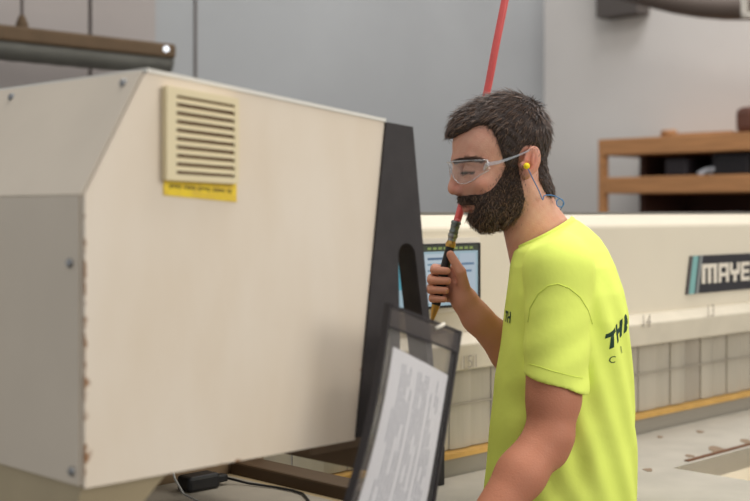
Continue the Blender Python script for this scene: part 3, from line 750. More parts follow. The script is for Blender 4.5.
# --- arms and hands in world space
def PP(px, py, Y): return np.array(P(px, py, Y))
def hand_right(G_):          # far hand, closed round the air gun
    Y0 = 2.52
    d = ell(G_, PP(458,289,Y0+0.012), (0.022,0.015,0.040), math.radians(14))
    d = smin(d, ell(G_, PP(462,296,Y0-0.006), (0.018,0.017,0.030), math.radians(22)), 0.010)
    d = smin(d, cone(G_, PP(466,302,Y0+0.0), PP(477,318,Y0+0.005), 0.027, 0.0275), 0.018)
    d = smin(d, cone(G_, PP(477,318,Y0+0.005), PP(512,352,Y0+0.04), 0.0275, 0.042), 0.02)
    d = smin(d, cone(G_, PP(512,352,Y0+0.04), PP(532,374,Y0+0.07), 0.042, 0.043), 0.02)
    d = smin(d, cone(G_, PP(532,374,Y0+0.07), PP(556,280,Y0+0.12), 0.043, 0.05), 0.02)
    fing = None
    for k, (y, xl, tipx, r) in enumerate(((269,432.5,449,0.0085),(279,429.5,449.5,0.0088),(288.5,428.5,447.5,0.0084),(297.5,430.5,446,0.0074))):
        mcp = PP(451,y+1,Y0+0.020); pip = PP(xl+2.5,y-0.5,Y0+0.025); dip = PP(xl+2.0,y+1.2,Y0-0.010); tip = PP(tipx-2,y+2.0,Y0-0.0235)
        c = smin(cone(G_, mcp, pip, r*1.12, r*1.08), cone(G_, pip, dip, r*1.08, r), 0.003)
        c = smin(c, cone(G_, dip, tip, r, r*0.86), 0.003)
        fing = c if fing is None else smin(fing, c, 0.0016)
    d = smin(d, fing, 0.005)
    th = smin(cone(G_, PP(465,292,Y0-0.012), PP(460.5,272,Y0-0.026), 0.0135, 0.0108), cone(G_, PP(460.5,272,Y0-0.026), PP(450.5,254.5,Y0-0.020), 0.0108, 0.0082), 0.004)
    return smin(d, th, 0.006)
lo2 = tuple(PP(418,392,2.52)+np.array([0,-0.065,0])); hi2 = (float(P(572,300,2.6).x)+0.04, 2.74, float(P(400,226,2.5).z))
hh2 = 0.0019
G2 = gridpts(lo2, hi2, hh2); D2 = hand_right(G2); v2, f2 = surfnets(D2, lo2, hh2)

SHL = PP(562,270,2.28); ELB = PP(550,434,2.23); WRL = PP(462,556,2.13)
def arm_left(G_):
    up = SHL+(ELB-SHL)*0.12
    d = cone(G_, up, ELB, 0.046, 0.043)
    d = smin(d, cone(G_, SHL+(ELB-SHL)*0.55+np.array([-0.004,0,0]), SHL+(ELB-SHL)*0.78+np.array([0.003,0,0]), 0.046, 0.0475), 0.02)
    mid = ELB+(WRL-ELB)*0.34
    d = smin(d, cone(G_, ELB, mid, 0.041, 0.0415), 0.012)
    d = smin(d, cone(G_, mid, WRL, 0.0415, 0.028), 0.02)
    d = smin(d, ell(G_, tuple(PP(554,456,2.23)), (0.016,0.02,0.016)), 0.03)
    hd = (WRL-ELB)/np.linalg.norm(WRL-ELB)
    side = np.array([0,1.0,0]); dn = np.cross(hd, side); dn /= np.linalg.norm(dn)
    pc_ = WRL+hd*0.055
    d = smin(d, cone(G_, WRL, WRL+hd*0.03, 0.027, 0.026), 0.015)
    for k in range(4):
        y = side*(-0.030+0.020*k)
        kn = WRL+hd*0.092+y
        d = smin(d, cone(G_, WRL+hd*0.03+y*0.5, kn, 0.014, 0.012), 0.010)
        L1 = (0.040,0.044,0.041,0.032)[k]
        bend = np.array([0,0,-1.0])
        q1 = kn+(hd*0.8+bend*0.6)/1.0*L1; q2 = q1+(hd*0.35+bend*0.93)*L1*0.62; q3 = q2+(-hd*0.1+bend)*L1*0.45
        c = smin(cone(G_, kn, q1, 0.0095, 0.0088), cone(G_, q1, q2, 0.0088, 0.008), 0.003); c = smin(c, cone(G_, q2, q3, 0.008, 0.0068), 0.003)
        d = smin(d, c, 0.004)
    tb = WRL+hd*0.02+side*0.026; t1 = tb+hd*0.04+side*0.022+np.array([0,0,-0.01]); t2 = t1+hd*0.03+np.array([0,0,-0.012])
    d = smin(d, smin(cone(G_, tb, t1, 0.014, 0.0105), cone(G_, t1, t2, 0.0105, 0.008), 0.003), 0.008)
    return d
lo3 = (float(WRL[0])-0.18, 2.02, float(WRL[2])-0.24); hi3 = (float(SHL[0])+0.075, 2.36, float(SHL[2])+0.05)
G3 = gridpts(lo3, hi3, 0.0028); D3 = arm_left(G3); v3, f3 = surfnets(D3, lo3, 0.0028)

# join the skin into one mesh with a tone attribute
hvw = yawed(hv)
beard_poly = [(453,201),(457,196.5),(463,195.5),(470,195),(477,194.5),(484,191),(490,185),(496,176),(500,166),(502,156),(512,158),(513,172),(515,184),(519,200),(516,213),(508,223),(498,232),(484,240),(466,238),(450,230),(458,218),(466,214),(471,212.5),(471,206),(464,205.2),(453,205)]
def bdist(px, py): return np.abs(poly2(px, py, beard_poly))
def tone_head(V):
    px = 375+V[:,0]/s_; py = 212-(V[:,2]-H)/s_; l = V[:,1]/s_
    c = np.tile(np.array(rgb(208,156,134)[:3]), (len(V),1))
    def mixc(c, wgt, col): return c*(1-wgt[:,None])+np.array(rgb(*col)[:3])*wgt[:,None]
    g = lambda x,y,sx,sy: np.exp(-((px-x)/sx)**2-((py-y)/sy)**2)
    c = mixc(c, 0.45*g(453,190,7,7), (204,116,100))
    c = mixc(c, 0.35*g(478,186,12,9), (206,124,104))
    c = mixc(c, 0.6*g(523,163,10,15)*(np.abs(l) > 30), (214,126,110))
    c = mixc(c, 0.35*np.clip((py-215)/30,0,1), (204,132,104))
    lips = np.exp(-((py-207.5)/4.2)**4)*(px < 471)*(np.abs(l) < 12)
    c = mixc(c, 0.7*lips, (176,104,94))
    sh = np.array([math.sin(v[0]*310)*math.sin(v[2]*270+v[1]*200)+math.sin(v[0]*95+1)*math.sin(v[2]*120+v[1]*80) for v in V])
    c = c*(1+0.05*sh[:,None]*np.array([0.3,1,1]))
    brow = np.exp(-((py-161-(px-464)**2*0.012)/2.3)**4)*(np.abs(l) > 4)*(np.abs(l) < 29)*(px < 477)
    c = mixc(c, 0.85*brow, (62,46,38))
    lash = np.exp(-((py-173-(px-463)*0.05)/1.2)**2)*(np.abs(np.abs(l)-16) < 9)*(px < 473)
    c = mixc(c, 0.85*lash, (46,32,28))
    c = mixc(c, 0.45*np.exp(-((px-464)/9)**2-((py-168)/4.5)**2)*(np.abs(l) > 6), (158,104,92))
    c = mixc(c, 0.8*(np.exp(-((px-456.5)/3)**2-((py-195.5)/1.8)**2)), (96,54,46))  # nostril shading painted into the skin tone
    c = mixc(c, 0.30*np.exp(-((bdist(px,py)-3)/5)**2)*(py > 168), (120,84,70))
    return c
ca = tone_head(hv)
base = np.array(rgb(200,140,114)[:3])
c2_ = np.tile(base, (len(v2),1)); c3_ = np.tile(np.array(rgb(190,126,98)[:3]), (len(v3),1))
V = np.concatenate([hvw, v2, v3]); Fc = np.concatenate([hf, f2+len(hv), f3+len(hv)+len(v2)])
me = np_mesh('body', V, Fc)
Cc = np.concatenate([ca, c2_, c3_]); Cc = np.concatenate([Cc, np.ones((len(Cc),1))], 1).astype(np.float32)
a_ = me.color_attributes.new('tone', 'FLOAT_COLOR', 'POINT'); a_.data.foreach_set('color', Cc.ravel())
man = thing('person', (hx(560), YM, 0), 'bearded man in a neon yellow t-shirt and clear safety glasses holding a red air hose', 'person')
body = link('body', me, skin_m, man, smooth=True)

# --- hair and beard shells following the skull
PXg = 375+Gd[0]/s_; PYg = 212-(Gd[2]-H)/s_
hair_poly = [(438,80),(600,80),(600,196),(545,197),(538,190),(533,179),(534,166),(532,152),(525,147),(517,148),(512,156),(511,172),(501,172),(497,162),(493,152),(490,141),(485,132),(479,127),(470,129),(464,133),(455,137),(450,141),(438,143)]
hp = poly2(PXg, PYg, hair_poly)
def ngrid(sc, seed=0):
    return (np.sin(Gd[0]*sc*1.0+seed)*np.sin(Gd[2]*sc*1.3+1.7*seed+Gd[1]*sc*0.6)+np.sin(Gd[1]*sc*1.1+2+seed)*np.sin(Gd[0]*sc*0.7+Gd[2]*sc*0.9))*0.5
top_w = np.clip((150-PYg)/50, 0, 1)
fr_w = np.clip((478-PXg)/22, 0, 1)*np.clip((150-PYg)/12, 0, 1)
th_h = (2.6+5.0*top_w+3.2*fr_w+0.9*ngrid(260,1)+0.8*ngrid(430,3))*s_
ramp = np.clip(-hp/(6*s_*SM), -0.5, 1)
hairS = core-np.where(hp < 0, th_h*np.sqrt(np.clip(-hp/7,0,1)), -3*s_)-0.0
hairS = np.where(hp > 0, np.maximum(hairS, hp*s_), hairS)
hair_v, hair_f = surfnets(hairS, lo, hs)
bp = poly2(PXg, PYg, beard_poly)
skin_full = head_sdf(Gd)
th_b = (1.7+5.6*np.clip((PYg-196)/22,0,1)*np.clip((515-PXg)/25,0.25,1)*np.clip((PXg-462)/18,0.3,1)+0.8*ngrid(420,5)+0.6*ngrid(700,9))*s_
beardS = skin_full-np.where(bp < 0, th_b*np.sqrt(np.clip(-bp/5,0,1)), -3*s_)
beardS = np.where(bp > 0, np.maximum(beardS, bp*s_), beardS)
beard_v, beard_f = surfnets(beardS, lo, hs)
hair_o = link('hair', np_mesh('hair', yawed(hair_v), hair_f), hair_base, man, smooth=True)
beard_o = link('beard', np_mesh('beard', yawed(beard_v), beard_f), beard_base, man, smooth=True)

def strands(Vv, Ff, n, length, width, flow, cols, name, parent, lift=0.25, keep=None, sink=0.001, wild=0.22):
    tri = Vv[Ff]; cen = tri.mean(1); nr = np.cross(tri[:,2]-tri[:,0], tri[:,3]-tri[:,1]); ar = np.linalg.norm(nr,axis=1)+1e-12; nr = nr/ar[:,None]
    p = ar.copy()
    if keep is not None: p = p*keep(cen, nr)
    pick = rng.choice(len(Ff), n, p=p/p.sum())
    wts = rng.random((n,4)); wts /= wts.sum(1)[:,None]
    base = (tri[pick]*wts[:,:,None]).sum(1); N_ = nr[pick]
    fl = flow(base); fl = fl+rng.normal(0, wild, fl.shape)
    fl = fl-(fl*N_).sum(1)[:,None]*N_; fl /= np.linalg.norm(fl,axis=1)[:,None]+1e-9
    sd = np.cross(N_, fl)
    L_ = length(base)*(0.7+0.6*rng.random(n)); curl = rng.normal(0, wild*1.1, n)
    lf = lift*(0.6+0.8*rng.random(n))
    K = 4; V_ = []; 
    for k in range(K+1):
        tt = k/K
        c = base-N_*sink+fl*(L_*tt)[:,None]+N_*(L_*lf*np.sin(tt*2.0)*0.9)[:,None]+sd*(curl*L_*tt*tt)[:,None]
        w_ = width*(1-0.75*tt**2)
        V_ += [c-sd*w_/2, c+N_*w_*0.45, c+sd*w_/2]
    V_ = np.stack(V_, 1)
    fs_ = []
    for k in range(K):
        for j in range(3): fs_.append([3*k+j, 3*k+(j+1)%3, 3*k+3+(j+1)%3, 3*k+3+j])
    fs_ = np.array(fs_); nv = 3*(K+1)
    Fa = (fs_[None]+np.arange(n)[:,None,None]*nv).reshape(-1,4)
    me = np_mesh(name, yawed(V_.reshape(-1,3)), Fa)
    lo_c, hi_c = np.array(rgb(*cols[0])[:3]), np.array(rgb(*cols[1])[:3])
    tcol = rng.random(n)**1.6
    cc = lo_c+(hi_c-lo_c)*tcol[:,None]; cc = np.concatenate([cc, np.ones((n,1))],1)
    cc = np.repeat(cc, nv, 0).astype(np.float32)
    at_ = me.color_attributes.new('tone', 'FLOAT_COLOR', 'POINT'); at_.data.foreach_set('color', cc.ravel())
    o = link(name, me, hair_m, parent); o['kind'] = 'stuff'; return o
crown = np.array(HP(528,108,0))
def flow_h(p):
    px = 375+p[:,0]/s_; py = 212-(p[:,2]-H)/s_
    d = p-crown; d[:,2] *= 0.5
    d /= np.linalg.norm(d,axis=1)[:,None]+1e-9
    fw = np.clip((540-px)/50, 0, 1)
    d[:,2] -= 0.35+0.6*np.clip((py-120)/40,0,1)
    d[:,0] -= 0.5*fw*np.clip((150-py)/40,0,1)
    return d
def len_h(p):
    py = 212-(p[:,2]-H)/s_; return 0.010+0.012*np.clip((150-py)/50,0,1)
strands(hair_v, hair_f, 9500, len_h, 0.0010, flow_h, ((34,23,18),(116,88,70)), 'hair_strands', hair_o, 0.09, wild=0.11, keep=lambda c,n_: (n_*(c-np.array(HP(508,150,0)))).sum(1) > 0)
def flow_b(p):
    px = 375+p[:,0]/s_; d = np.zeros_like(p); d[:,2] = -1; d[:,0] = -0.25*np.clip((px-490)/20,-1,1)-0.1
    py = 212-(p[:,2]-H)/s_
    mus = (py < 205) & (px < 470); d[mus,2] = -0.7; d[mus,1] = np.sign(p[mus,1])*0.8; d[mus,0] = 0.3
    return d
strands(beard_v, beard_f, 7500, lambda p: 0.0065+0.004*np.clip((212-(p[:,2]-H)/s_-200)/20,0,1), 0.0009, flow_b, ((30,20,16),(132,98,72)), 'beard_strands', beard_o, 0.48, wild=0.34, keep=lambda c,n_: (n_*(c-np.array(HP(500,195,0)))).sum(1) > -0.01)
# thin hairs fading out onto the skin
def near_poly(poly, out):
    def k_(cen, nr):
        px = 375+cen[:,0]/s_; py = 212-(cen[:,2]-H)/s_; d_ = poly2(px, py, poly)
        return np.where((d_ > -2) & (d_ < out), np.exp(-np.clip(d_,0,9)/2.2), 0)*(np.abs(cen[:,1]) < 0.085)*((py > 200) | (px > 474))*((nr*(cen-np.array(HP(500,165,0)))).sum(1) > 0)
    return k_
strands(hv, hf, 1500, lambda p: 0.006+0*p[:,0], 0.0007, flow_b, ((52,34,26),(110,80,62)), 'stubble', beard_o, 0.22, keep=near_poly(beard_poly, 7))
strands(hv, hf, 900, lambda p: 0.007+0*p[:,0], 0.0008, flow_h, ((44,30,24),(116,88,70)), 'hairline_strands', hair_o, 0.12, wild=0.1, keep=near_poly(hair_poly, 2.5))
def brow_keep(cen, nr):
    px = 375+cen[:,0]/s_; py = 212-(cen[:,2]-H)/s_; l = np.abs(cen[:,1]/s_)
    return np.exp(-((py-160.6-(px-464)**2*0.012)/1.9)**4)*(l > 4)*(l < 29)*(px < 478)*(nr[:,0] < 0.3)
def flow_brow(p):
    d = np.zeros_like(p); d[:,0] = 0.8; d[:,1] = np.sign(p[:,1])*0.7; d[:,2] = 0.15; return d
strands(hv, hf, 900, lambda p: 0.008+0*p[:,0], 0.0008, flow_brow, ((36,24,19),(84,60,46)), 'eyebrows', body, 0.2, keep=brow_keep)
def lash_keep(cen, nr):
    px = 375+cen[:,0]/s_; py = 212-(cen[:,2]-H)/s_; l = np.abs(np.abs(cen[:,1]/s_)-16)
    return np.exp(-((py-173.2-(px-463)*0.05)/0.9)**4)*(l < 9)*(px < 473)
def flow_lash(p): d = np.zeros_like(p); d[:,0] = -1; d[:,2] = -0.6; return d
strands(hv, hf, 160, lambda p: 0.006+0*p[:,0], 0.0006, flow_lash, ((26,18,15),(46,32,26)), 'eyelashes', body, 0.9, keep=lash_keep)
def EP(px, py, l): return Vector(yawed(HP(px,py,l))[0])

# --- shirt
rows = [(212,554,560,0.01),(219,548,574,0.060),(228,538,589,0.085),(238,524,600,0.120),(250,514,608,0.150),(265,510,615,0.170),(290,507,623,0.178),(315,504,628,0.178),
        (345,500,630,0.175),(375,495,632,0.172),(410,491,634,0.170),(440,488,636,0.168),(501,482,637,0.170),(545,480,637,0.172),(590,482,636,0.172)]
ry = np.array([r[0] for r in rows]); zr = np.array([hz(r[0]) for r in rows])[::-1]
fr_ = np.array([hx(r[1]) for r in rows])[::-1]; bk_ = np.array([hx(r[2]) for r in rows])[::-1]; wd_ = np.array([r[3] for r in rows])[::-1]
TY = math.radians(-10)
def torso(G_, off=0.0):
    cx0 = hx(562); X = G_[0]-cx0; Yy = G_[1]-YM
    xr = X*math.cos(TY)+Yy*math.sin(TY)+cx0; yr = -X*math.sin(TY)+Yy*math.cos(TY)
    z = G_[2]; f_ = np.interp(z, zr, fr_); b_ = np.interp(z, zr, bk_); wl = np.interp(z, zr, wd_)
    cx = (f_+b_)/2; ax_ = (b_-f_)/2*0.985
    e = 2.35
    k0 = (np.abs((xr-cx)/ax_)**e+np.abs(yr/wl)**e)**(1/e)
    return (k0-1)*np.minimum(ax_, wl)*0.9-off
lo4 = (hx(470), YM-0.29, hz(592)); hi4 = (hx(650), YM+0.27, hz(206))
hs4 = 0.0036
G4 = gridpts(lo4, hi4, hs4)
def sleeve(G_, S, E_, f_end, r0, r1, nrm_):
    end = S+(E_-S)*f_end
    d = cone(G_, S, end+(E_-S)*0.05, r0, r1)
    pl_ = (G_[0]-end[0])*nrm_[0]+(G_[1]-end[1])*nrm_[1]+(G_[2]-end[2])*nrm_[2]
    d = smax(d, pl_, 0.003)
    inner = cone(G_, S+(E_-S)*0.35, end+(E_-S)*0.3, r0*0.8, r1-0.0085)
    return smax(d, -np.maximum(inner, -(pl_+0.05)), 0.002)
S_l = PP(558,268,2.28); hemn = np.array([-0.30,0,-1.0]); hemn /= np.linalg.norm(hemn)
dt = torso(G4)
# cotton folds: soft ridges radiating from the armpit and down the side
X_, Y_, Z_ = G4
pxg = 375+X_/s_; pyg = 212-(Z_-H)/s_
fold = 0.0028*np.sin((pxg*0.5+pyg*0.95)*0.16+2*np.sin(pyg*0.02))*np.clip((pyg-330)/80,0,1)*np.clip((600-pxg)/60,0,1)
fold += 0.0026*np.sin((pxg*0.9-pyg*0.35)*0.22+Y_*30)*np.clip((pyg-260)/60,0,1)
fold += 0.0024*np.sin((pxg-560)*0.16+np.sin(pyg*0.03)*1.5)*np.clip((pyg-400)/60,0,1)
fold *= np.clip((pxg-492)/45, 0.12, 1)
dt = dt+fold
slv = sleeve(G4, S_l, PP(555,436,2.23), 0.695, 0.059, 0.0585, hemn)
slv = slv+0.0014*np.sin((pyg*0.9+pxg*0.5)*0.20)*np.clip((pyg-290)/40,0,1)
S_r = PP(548,272,2.60)
slr = sleeve(G4, S_r, PP(540,375,2.60), 0.75, 0.055, 0.052, np.array([0,0,-1.0]))
neckcap = cone(G4, (hx(552),YM,hz(238)), tuple(SHL*0.35+np.array([hx(552),YM,hz(240)])*0.65+np.array([0,0,-0.004])), 0.062, 0.056)
d4 = smin(dt, slv, 0.016); d4 = smin(d4, slr, 0.02)
for Sx in (S_l, S_r):   # trapezius to shoulder
    d4 = smin(d4, cone(G4, (hx(556),YM+(Sx[1]-YM)*0.3,hz(243)), Sx+np.array([0,0,0.0]), 0.050, 0.054), 0.03)
# keep clear of the neck
nk = cone(G4, (hx(529),YM,hz(214)), (hx(545),YM,hz(256)), 0.058, 0.064)
colz = (X_-hx(513))*0.0
pt_f = np.array([hx(513), hz(249)]); pt_b = np.array([hx(573), hz(219)])
cn = np.array([-(pt_b[1]-pt_f[1]), (pt_b[0]-pt_f[0])]); cn = cn/np.linalg.norm(cn)
above = -((X_-pt_f[0])*cn[0]+(Z_-pt_f[1])*cn[1])       # negative above the collar plane
d4 = smax(d4, -above*1.0-0.000, 0.004)
d4 = smax(d4, -(cone(G4, (hx(543),YM,hz(236)), (hx(522),YM,hz(180)), 0.060, 0.060)), 0.004)
d4 = smax(d4, hz(586)-Z_, 0.004)
sv, sf = surfnets(d4, lo4, hs4)
shirt = link('shirt', np_mesh('shirt', sv, sf), shirt_m, man, smooth=True)
sbvh = BVHTree.FromPolygons([tuple(v) for v in sv], [tuple(f) for f in sf])
def project(pt, direction, off=0.0012):
    h_, n_, i_, d_ = sbvh.ray_cast(Vector(pt), Vector(direction).normalized())
    return None if h_ is None else h_-Vector(direction).normalized()*off
# collar rib: ring following the neckline
cpts = []
cc_ = (np.array([hx(513), 0, hz(249)])+np.array([hx(573),0,hz(219)]))/2
for k in range(48):
    q = 2*math.pi*k/48
    ax_d = np.array([hx(573)-hx(513), 0, hz(219)-hz(249)]); hl = np.linalg.norm(ax_d)/2; ax_d /= 2*hl
    out = (ax_d*math.cos(q)*(hl-0.001)+np.array([0,1,0])*math.sin(q)*0.066)
    x_, y_ = out[0]*math.cos(TY)-out[1]*math.sin(TY), out[0]*math.sin(TY)+out[1]*math.cos(TY)
    cpts.append(Vector((cc_[0]+x_, YM+y_, cc_[2]+out[2]+0.001-0.008*abs(math.sin(q)))))
mb = MB(); rings = []
for k in range(48):
    p = cpts[k]; c = Vector((cc_[0], YM, p.z)); rad = (p-c).normalized(); upv = Vector((cn[0],0,cn[1]))
    prof_ = [(0.004,-0.012),(0.0055,-0.004),(0.003,0.004),(0.0,0.006),(-0.003,0.004),(-0.003,-0.012)]
    rings.append([p+rad*a1+upv*b1 for a1,b1 in prof_])
vs = [v for r in rings for v in r]; n = 6; fs = []
for k in range(48):
    for j in range(n): fs.append((k*n+j, k*n+(j+1)%n, ((k+1)%48)*n+(j+1)%n, ((k+1)%48)*n+j))
build(MB().add(vs, fs), 'collar', shirt_m, shirt, smooth=True)
# seam lines dropped onto the shirt from the camera side
def seam(pts, name, r=0.0011, m=None):
    out = []
    for i in range(len(pts)-1):
        for k in range(8):
            u_ = k/8; x = pts[i][0]*(1-u_)+pts[i+1][0]*u_; y = pts[i][1]*(1-u_)+pts[i+1][1]*u_
            o_ = P(x, y, 1.9); h_ = project(o_, o_-Vector((0,0,H)), 0.0002)
            if h_ is not None: out.append(h_)
    if len(out) > 2: build(MB().tube(out, r, 6), name, m or seam_m, shirt, smooth=True)
seam([(528,322),(530,308),(538,294),(548,286),(558,284),(569,288),(580,297),(588,310),(593,326)], 'armhole_seam')
seam([(529,364),(540,367),(552,371),(564,374),(575,377),(584,378)], 'sleeve_hem_seam', 0.0007)
# printed lettering on the back and chest
def shirt_print(s, p0, xdir, size, name, spacing=1.0, offset=0.0, ray=None, rise=0.0):
    me = text_mesh(s, size, offset, spacing)
    bm = bmesh.new(); bm.from_mesh(me)
    bmesh.ops.triangulate(bm, faces=bm.faces)
    for _ in range(2): bmesh.ops.subdivide_edges(bm, edges=[e for e in bm.edges if e.calc_length() > size*0.12], cuts=1); bmesh.ops.triangulate(bm, faces=bm.faces)
    bad = []
    for v in bm.verts:
        st_ = p0+xdir*v.co.x+Vector((0,0,1))*(v.co.y+rise*min(v.co.x,0.075))
        h_ = project(st_-ray*0.3, ray, 0.0009)
        if h_ is None: bad.append(v)
        else: v.co = h_
    if bad: bmesh.ops.delete(bm, geom=bad, context='VERTS')
    bm.to_mesh(me); bm.free(); return link(name, me, print_green, shirt)
# back: ray pointing into the back
bdir = Vector((-math.cos(TY), -math.sin(TY), 0)); bx = Vector((-bdir.y, bdir.x, 0)); bx = bx if bx.y > 0 else -bx
ray = Vector((-0.80, 0.60, 0)).normalized()
xd = Vector((0.56, 0.83, 0)).normalized()
h0 = project(P(604,350,1.9), P(604,350,1.9)-Vector((0,0,H)), 0)
if h0 is not None: shirt_print('THR', h0, xd, 0.040, 'back_print', 1.3, 0.0024, ray=ray, rise=0.42)
h1 = project(P(608,363,1.9), P(608,363,1.9)-Vector((0,0,H)), 0)
if h1 is not None: [shirt_print(c_, h1+xd*dx_+Vector((0,0,0.42*dx_)), xd, 0.018, 'back_print', 1.0, 0.0, ray=ray) for c_, dx_ in (('C',0.0),('R',0.036))]
h2 = project(P(508,322,1.9), P(508,322,1.9)-Vector((0,0,H)), 0)
if h2 is not None: shirt_print('TH', h2-Vector((0.01,-0.02,0)), Vector((0.55,-0.83,0)).normalized(), 0.028, 'chest_print', 1.0, 0.001, ray=Vector((0.83,0.55,0)).normalized())

# --- trousers and boots
lo5 = (hx(470), YM-0.22, 0.06); hi5 = (hx(650), YM+0.22, 1.0)
G5 = gridpts(lo5, hi5, 0.006)
hipx = hx(560)
d5 = ell(G5, (hipx,YM,0.90), (0.125,0.155,0.13))
for l in (-1,1):
    d5 = smin(d5, cone(G5, (hipx,YM+0.085*l,0.86), (hipx-0.01,YM+0.10*l,0.48), 0.092, 0.068), 0.03)
    d5 = smin(d5, cone(G5, (hipx-0.01,YM+0.10*l,0.48), (hipx+0.01,YM+0.11*l,0.10), 0.068, 0.058), 0.02)
v5, f5 = surfnets(d5, lo5, 0.006)
link('trousers', np_mesh('trousers', v5, f5), jeans, man, smooth=True)
for l in (-1,1):
    lo6 = (hipx-0.24, YM+0.11*l-0.08, -0.01); hi6 = (hipx+0.12, YM+0.11*l+0.08, 0.20); G6 = gridpts(lo6, hi6, 0.005)
    y_ = YM+0.11*l
    d6 = smin(cone(G6, (hipx+0.015,y_,0.16), (hipx+0.01,y_,0.06), 0.052, 0.05), ell(G6, (hipx-0.08,y_,0.045), (0.13,0.05,0.055)), 0.03)
    d6 = smax(d6, 0.0008-G6[2], 0.004); v6, f6 = surfnets(d6, lo6, 0.005)
    link('boot', np_mesh('boot', v6, f6), boot_m, man, smooth=True)

# ------------------------------------------------------------------ safety glasses
t = thing('safety_glasses', EP(462,172,0), 'clear wraparound safety glasses on the bearded man\'s face', 'glasses')
lens_m = clear_mat('clear_lens', (0.98,0.985,0.99,1), 0.045, 0.02, (0.8,0.84,0.88,1), 0.03)
frame_m = clear_mat('clear_frame', (0.93,0.94,0.95,1), 0.20, 0.10, (0.86,0.88,0.9,1), 0.1)
QB = ([0,0.07,0.16,0.28,0.42,0.55,0.68,0.82,1.0],[167,168.5,173,180,184,184.5,182,176,170])
def lens_pt(q, w_):     # q = -1..1 across the face, w_ 0..1 up
    ang = q*1.12; l = 37*math.sin(ang)*1.02; fx = 446+(1-math.cos(ang))*65
    up = 162.5-1.0*abs(q)
    dn_ = float(np.interp(abs(q), QB[0], QB[1]))
    return EP(fx+2.5*(1-w_)+0.6, dn_+(up-dn_)*w_, l)
for sgn, nm in ((-1,'lens'),(1,'lens')):
    mb = MB(); nu, nw = 18, 8; vs = []
    for i in range(nu+1):
        for j in range(nw+1):
            q = sgn*(0.03+0.94*i/nu); vs.append(lens_pt(q, j/nw))
    ctr = EP(500,172,0)
    vs2 = [v+(ctr-v).normalized()*0.002 for v in vs]; n = len(vs); ix = lambda i,j: i*(nw+1)+j; fs = []
    for i in range(nu):
        for j in range(nw): fs += [(ix(i,j),ix(i+1,j),ix(i+1,j+1),ix(i,j+1)), (n+ix(i,j),n+ix(i,j+1),n+ix(i+1,j+1),n+ix(i+1,j))]
    for i in range(nu):
        for j in (0,nw): fs.append((ix(i,j),ix(i+1,j),n+ix(i+1,j),n+ix(i,j)))
    for j in range(nw):
        for i in (0,nu): fs.append((ix(i,j),ix(i,j+1),n+ix(i,j+1),n+ix(i,j)))
    build(mb.add(vs, fs+[]) if False else MB().add(vs+vs2, fs), nm, lens_m, t, smooth=True)
build(MB().tube([lens_pt(-0.97+1.94*k/40, 1.0) for k in range(41)], 0.0016, 8), 'brow_bar', frame_m, t, smooth=True)
build(MB().tube([lens_pt(-0.95+1.90*k/40, 0.0) for k in range(41)], 0.0011, 8), 'lower_rim', frame_m, t, smooth=True)
for sgn in (-1,1):
    pA = lens_pt(sgn*0.96, 0.6)
    pts = [pA, EP(491,164,37.8*sgn), EP(504,159.5,40.5*sgn), EP(515,155,41.5*sgn), EP(521,152,41.5*sgn)]
    mb = MB()
    prev = None; vs = []; fs = []
    hts = [0.0085,0.0075,0.0050,0.0042,0.004]
    for p, h_ in zip(pts, hts):
        up = Vector((0.3,0,1)).normalized(); sd = Vector((0,0.0011*sgn,0))
        vs += [p-up*h_/2-sd, p-up*h_/2+sd, p+up*h_/2+sd, p+up*h_/2-sd]
    for k in range(len(pts)-1):
        for j in range(4): fs.append((4*k+j,4*k+(j+1)%4,4*k+4+(j+1)%4,4*k+4+j))
    fs += [(3,2,1,0), tuple(4*(len(pts)-1)+j for j in range(4))]
    build(MB().add(vs, fs), 'temple', frame_m, t)
    build(MB().tube([lens_pt(sgn*0.88,0.15), lens_pt(sgn*0.93,0.5), lens_pt(sgn*0.98,0.9)], [0.0026,0.0042,0.003], 8), 'hinge', frame_m, t, smooth=True)

# ------------------------------------------------------------------ ear plug with cord
t = thing('ear_plug', EP(518,167.5,-41), 'yellow foam ear plug with a blue cord in the man\'s ear', 'ear plug')
build(MB().ball(EP(518,167.5,-41.5), 0.0062, 12, (1,1.1,1)), 'plug', mat('foam_yellow', rgb(244,216,40), 0.8), t, smooth=True)
pts = [EP(519,170,-43), EP(522,176,-42), EP(527,184,-38), EP(532,192,-34), EP(536,200,-31), EP(538,196,-30), EP(545,195.5,-27), EP(551,197,-26), EP(556,200,-26),
       EP(558.5,203.5,-26), EP(556,207,-26), EP(552,206,-26), EP(551,202,-26), EP(554,199,-25), EP(559,201,-20), EP(560,207,-12), EP(558,213,-2)]
fine = []
for i in range(len(pts)-1):
    p0, p1, p2, p3 = pts[max(i-1,0)], pts[i], pts[i+1], pts[min(i+2,len(pts)-1)]
    for k in range(6):
        u_ = k/6; fine.append(0.5*((2*p1)+(p2-p0)*u_+(2*p0-5*p1+4*p2-p3)*u_*u_+(3*p1-p0-3*p2+p3)*u_**3))
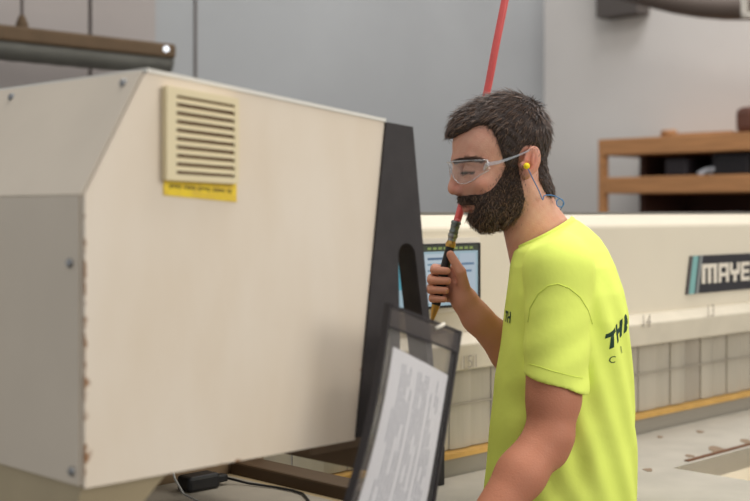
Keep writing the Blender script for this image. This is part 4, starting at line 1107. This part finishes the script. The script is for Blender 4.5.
build(MB().tube(fine, 0.0010, 8), 'cord', mat('blue_cord', rgb(66,120,176), 0.5), t, smooth=True)

# ------------------------------------------------------------------ air hose and blow gun
YH = 2.525
t = thing('air_hose', P(433,320,YH), 'red air hose hanging from above with a brass tipped blow gun in the man\'s fist', 'hose')
ctrl = [(560,-420),(536,-200),(516,-60),(505,0),(496,45),(487,92),(475,145),(466,185),(461,208),(456.5,223)]
pts = []
for i in range(len(ctrl)-1):
    g = lambda k: Vector((ctrl[min(max(k,0),len(ctrl)-1)][0], ctrl[min(max(k,0),len(ctrl)-1)][1], 0))
    p0,p1,p2,p3 = g(i-1),g(i),g(i+1),g(i+2)
    for k in range(8):
        u_ = k/8; q = 0.5*((2*p1)+(p2-p0)*u_+(2*p0-5*p1+4*p2-p3)*u_*u_+(3*p1-p0-3*p2+p3)*u_**3)
        bulgeY = 0.035*math.exp(-((q.y-130)/75)**2)
        pts.append(P(q.x, q.y, YH+0.015+bulgeY))
pts.append(P(456.5,223,YH))
build(MB().tube(pts, 0.0078, 16), 'hose', red_hose, t, smooth=True)
def seg_along(f0, f1): 
    a = Vector((456.5,221,0)); b = Vector((432,321,0)); return P(*(a.lerp(b,f0).xy), YH-0.0*f0), P(*(a.lerp(b,f1).xy), YH)
def ringtube(f0, f1, rs, nm, m, seg=16):
    p, q = seg_along(f0, f1); n = len(rs); pts = [p.lerp(q, k/(n-1)) for k in range(n)]
    return build(MB().tube(pts, rs, seg), nm, m, t, smooth=False)
ringtube(0.0,0.03,[0.009,0.0105,0.0105],'collar',gun)
ringtube(0.03,0.13,[0.0085,0.0098,0.0088,0.0088,0.0098,0.0088],'coupling',gun)
ringtube(0.13,0.20,[0.0105,0.0105,0.0085,0.0085],'coupling_sleeve',steel)
ringtube(0.20,0.26,[0.0085,0.0105,0.0100],'brass_collar',brass)
ringtube(0.26,0.84,[0.0092,0.0098,0.0098,0.0092],'handle',black_rub)
ringtube(0.84,1.02,[0.0088,0.0070,0.0045,0.0030],'nozzle',brass)
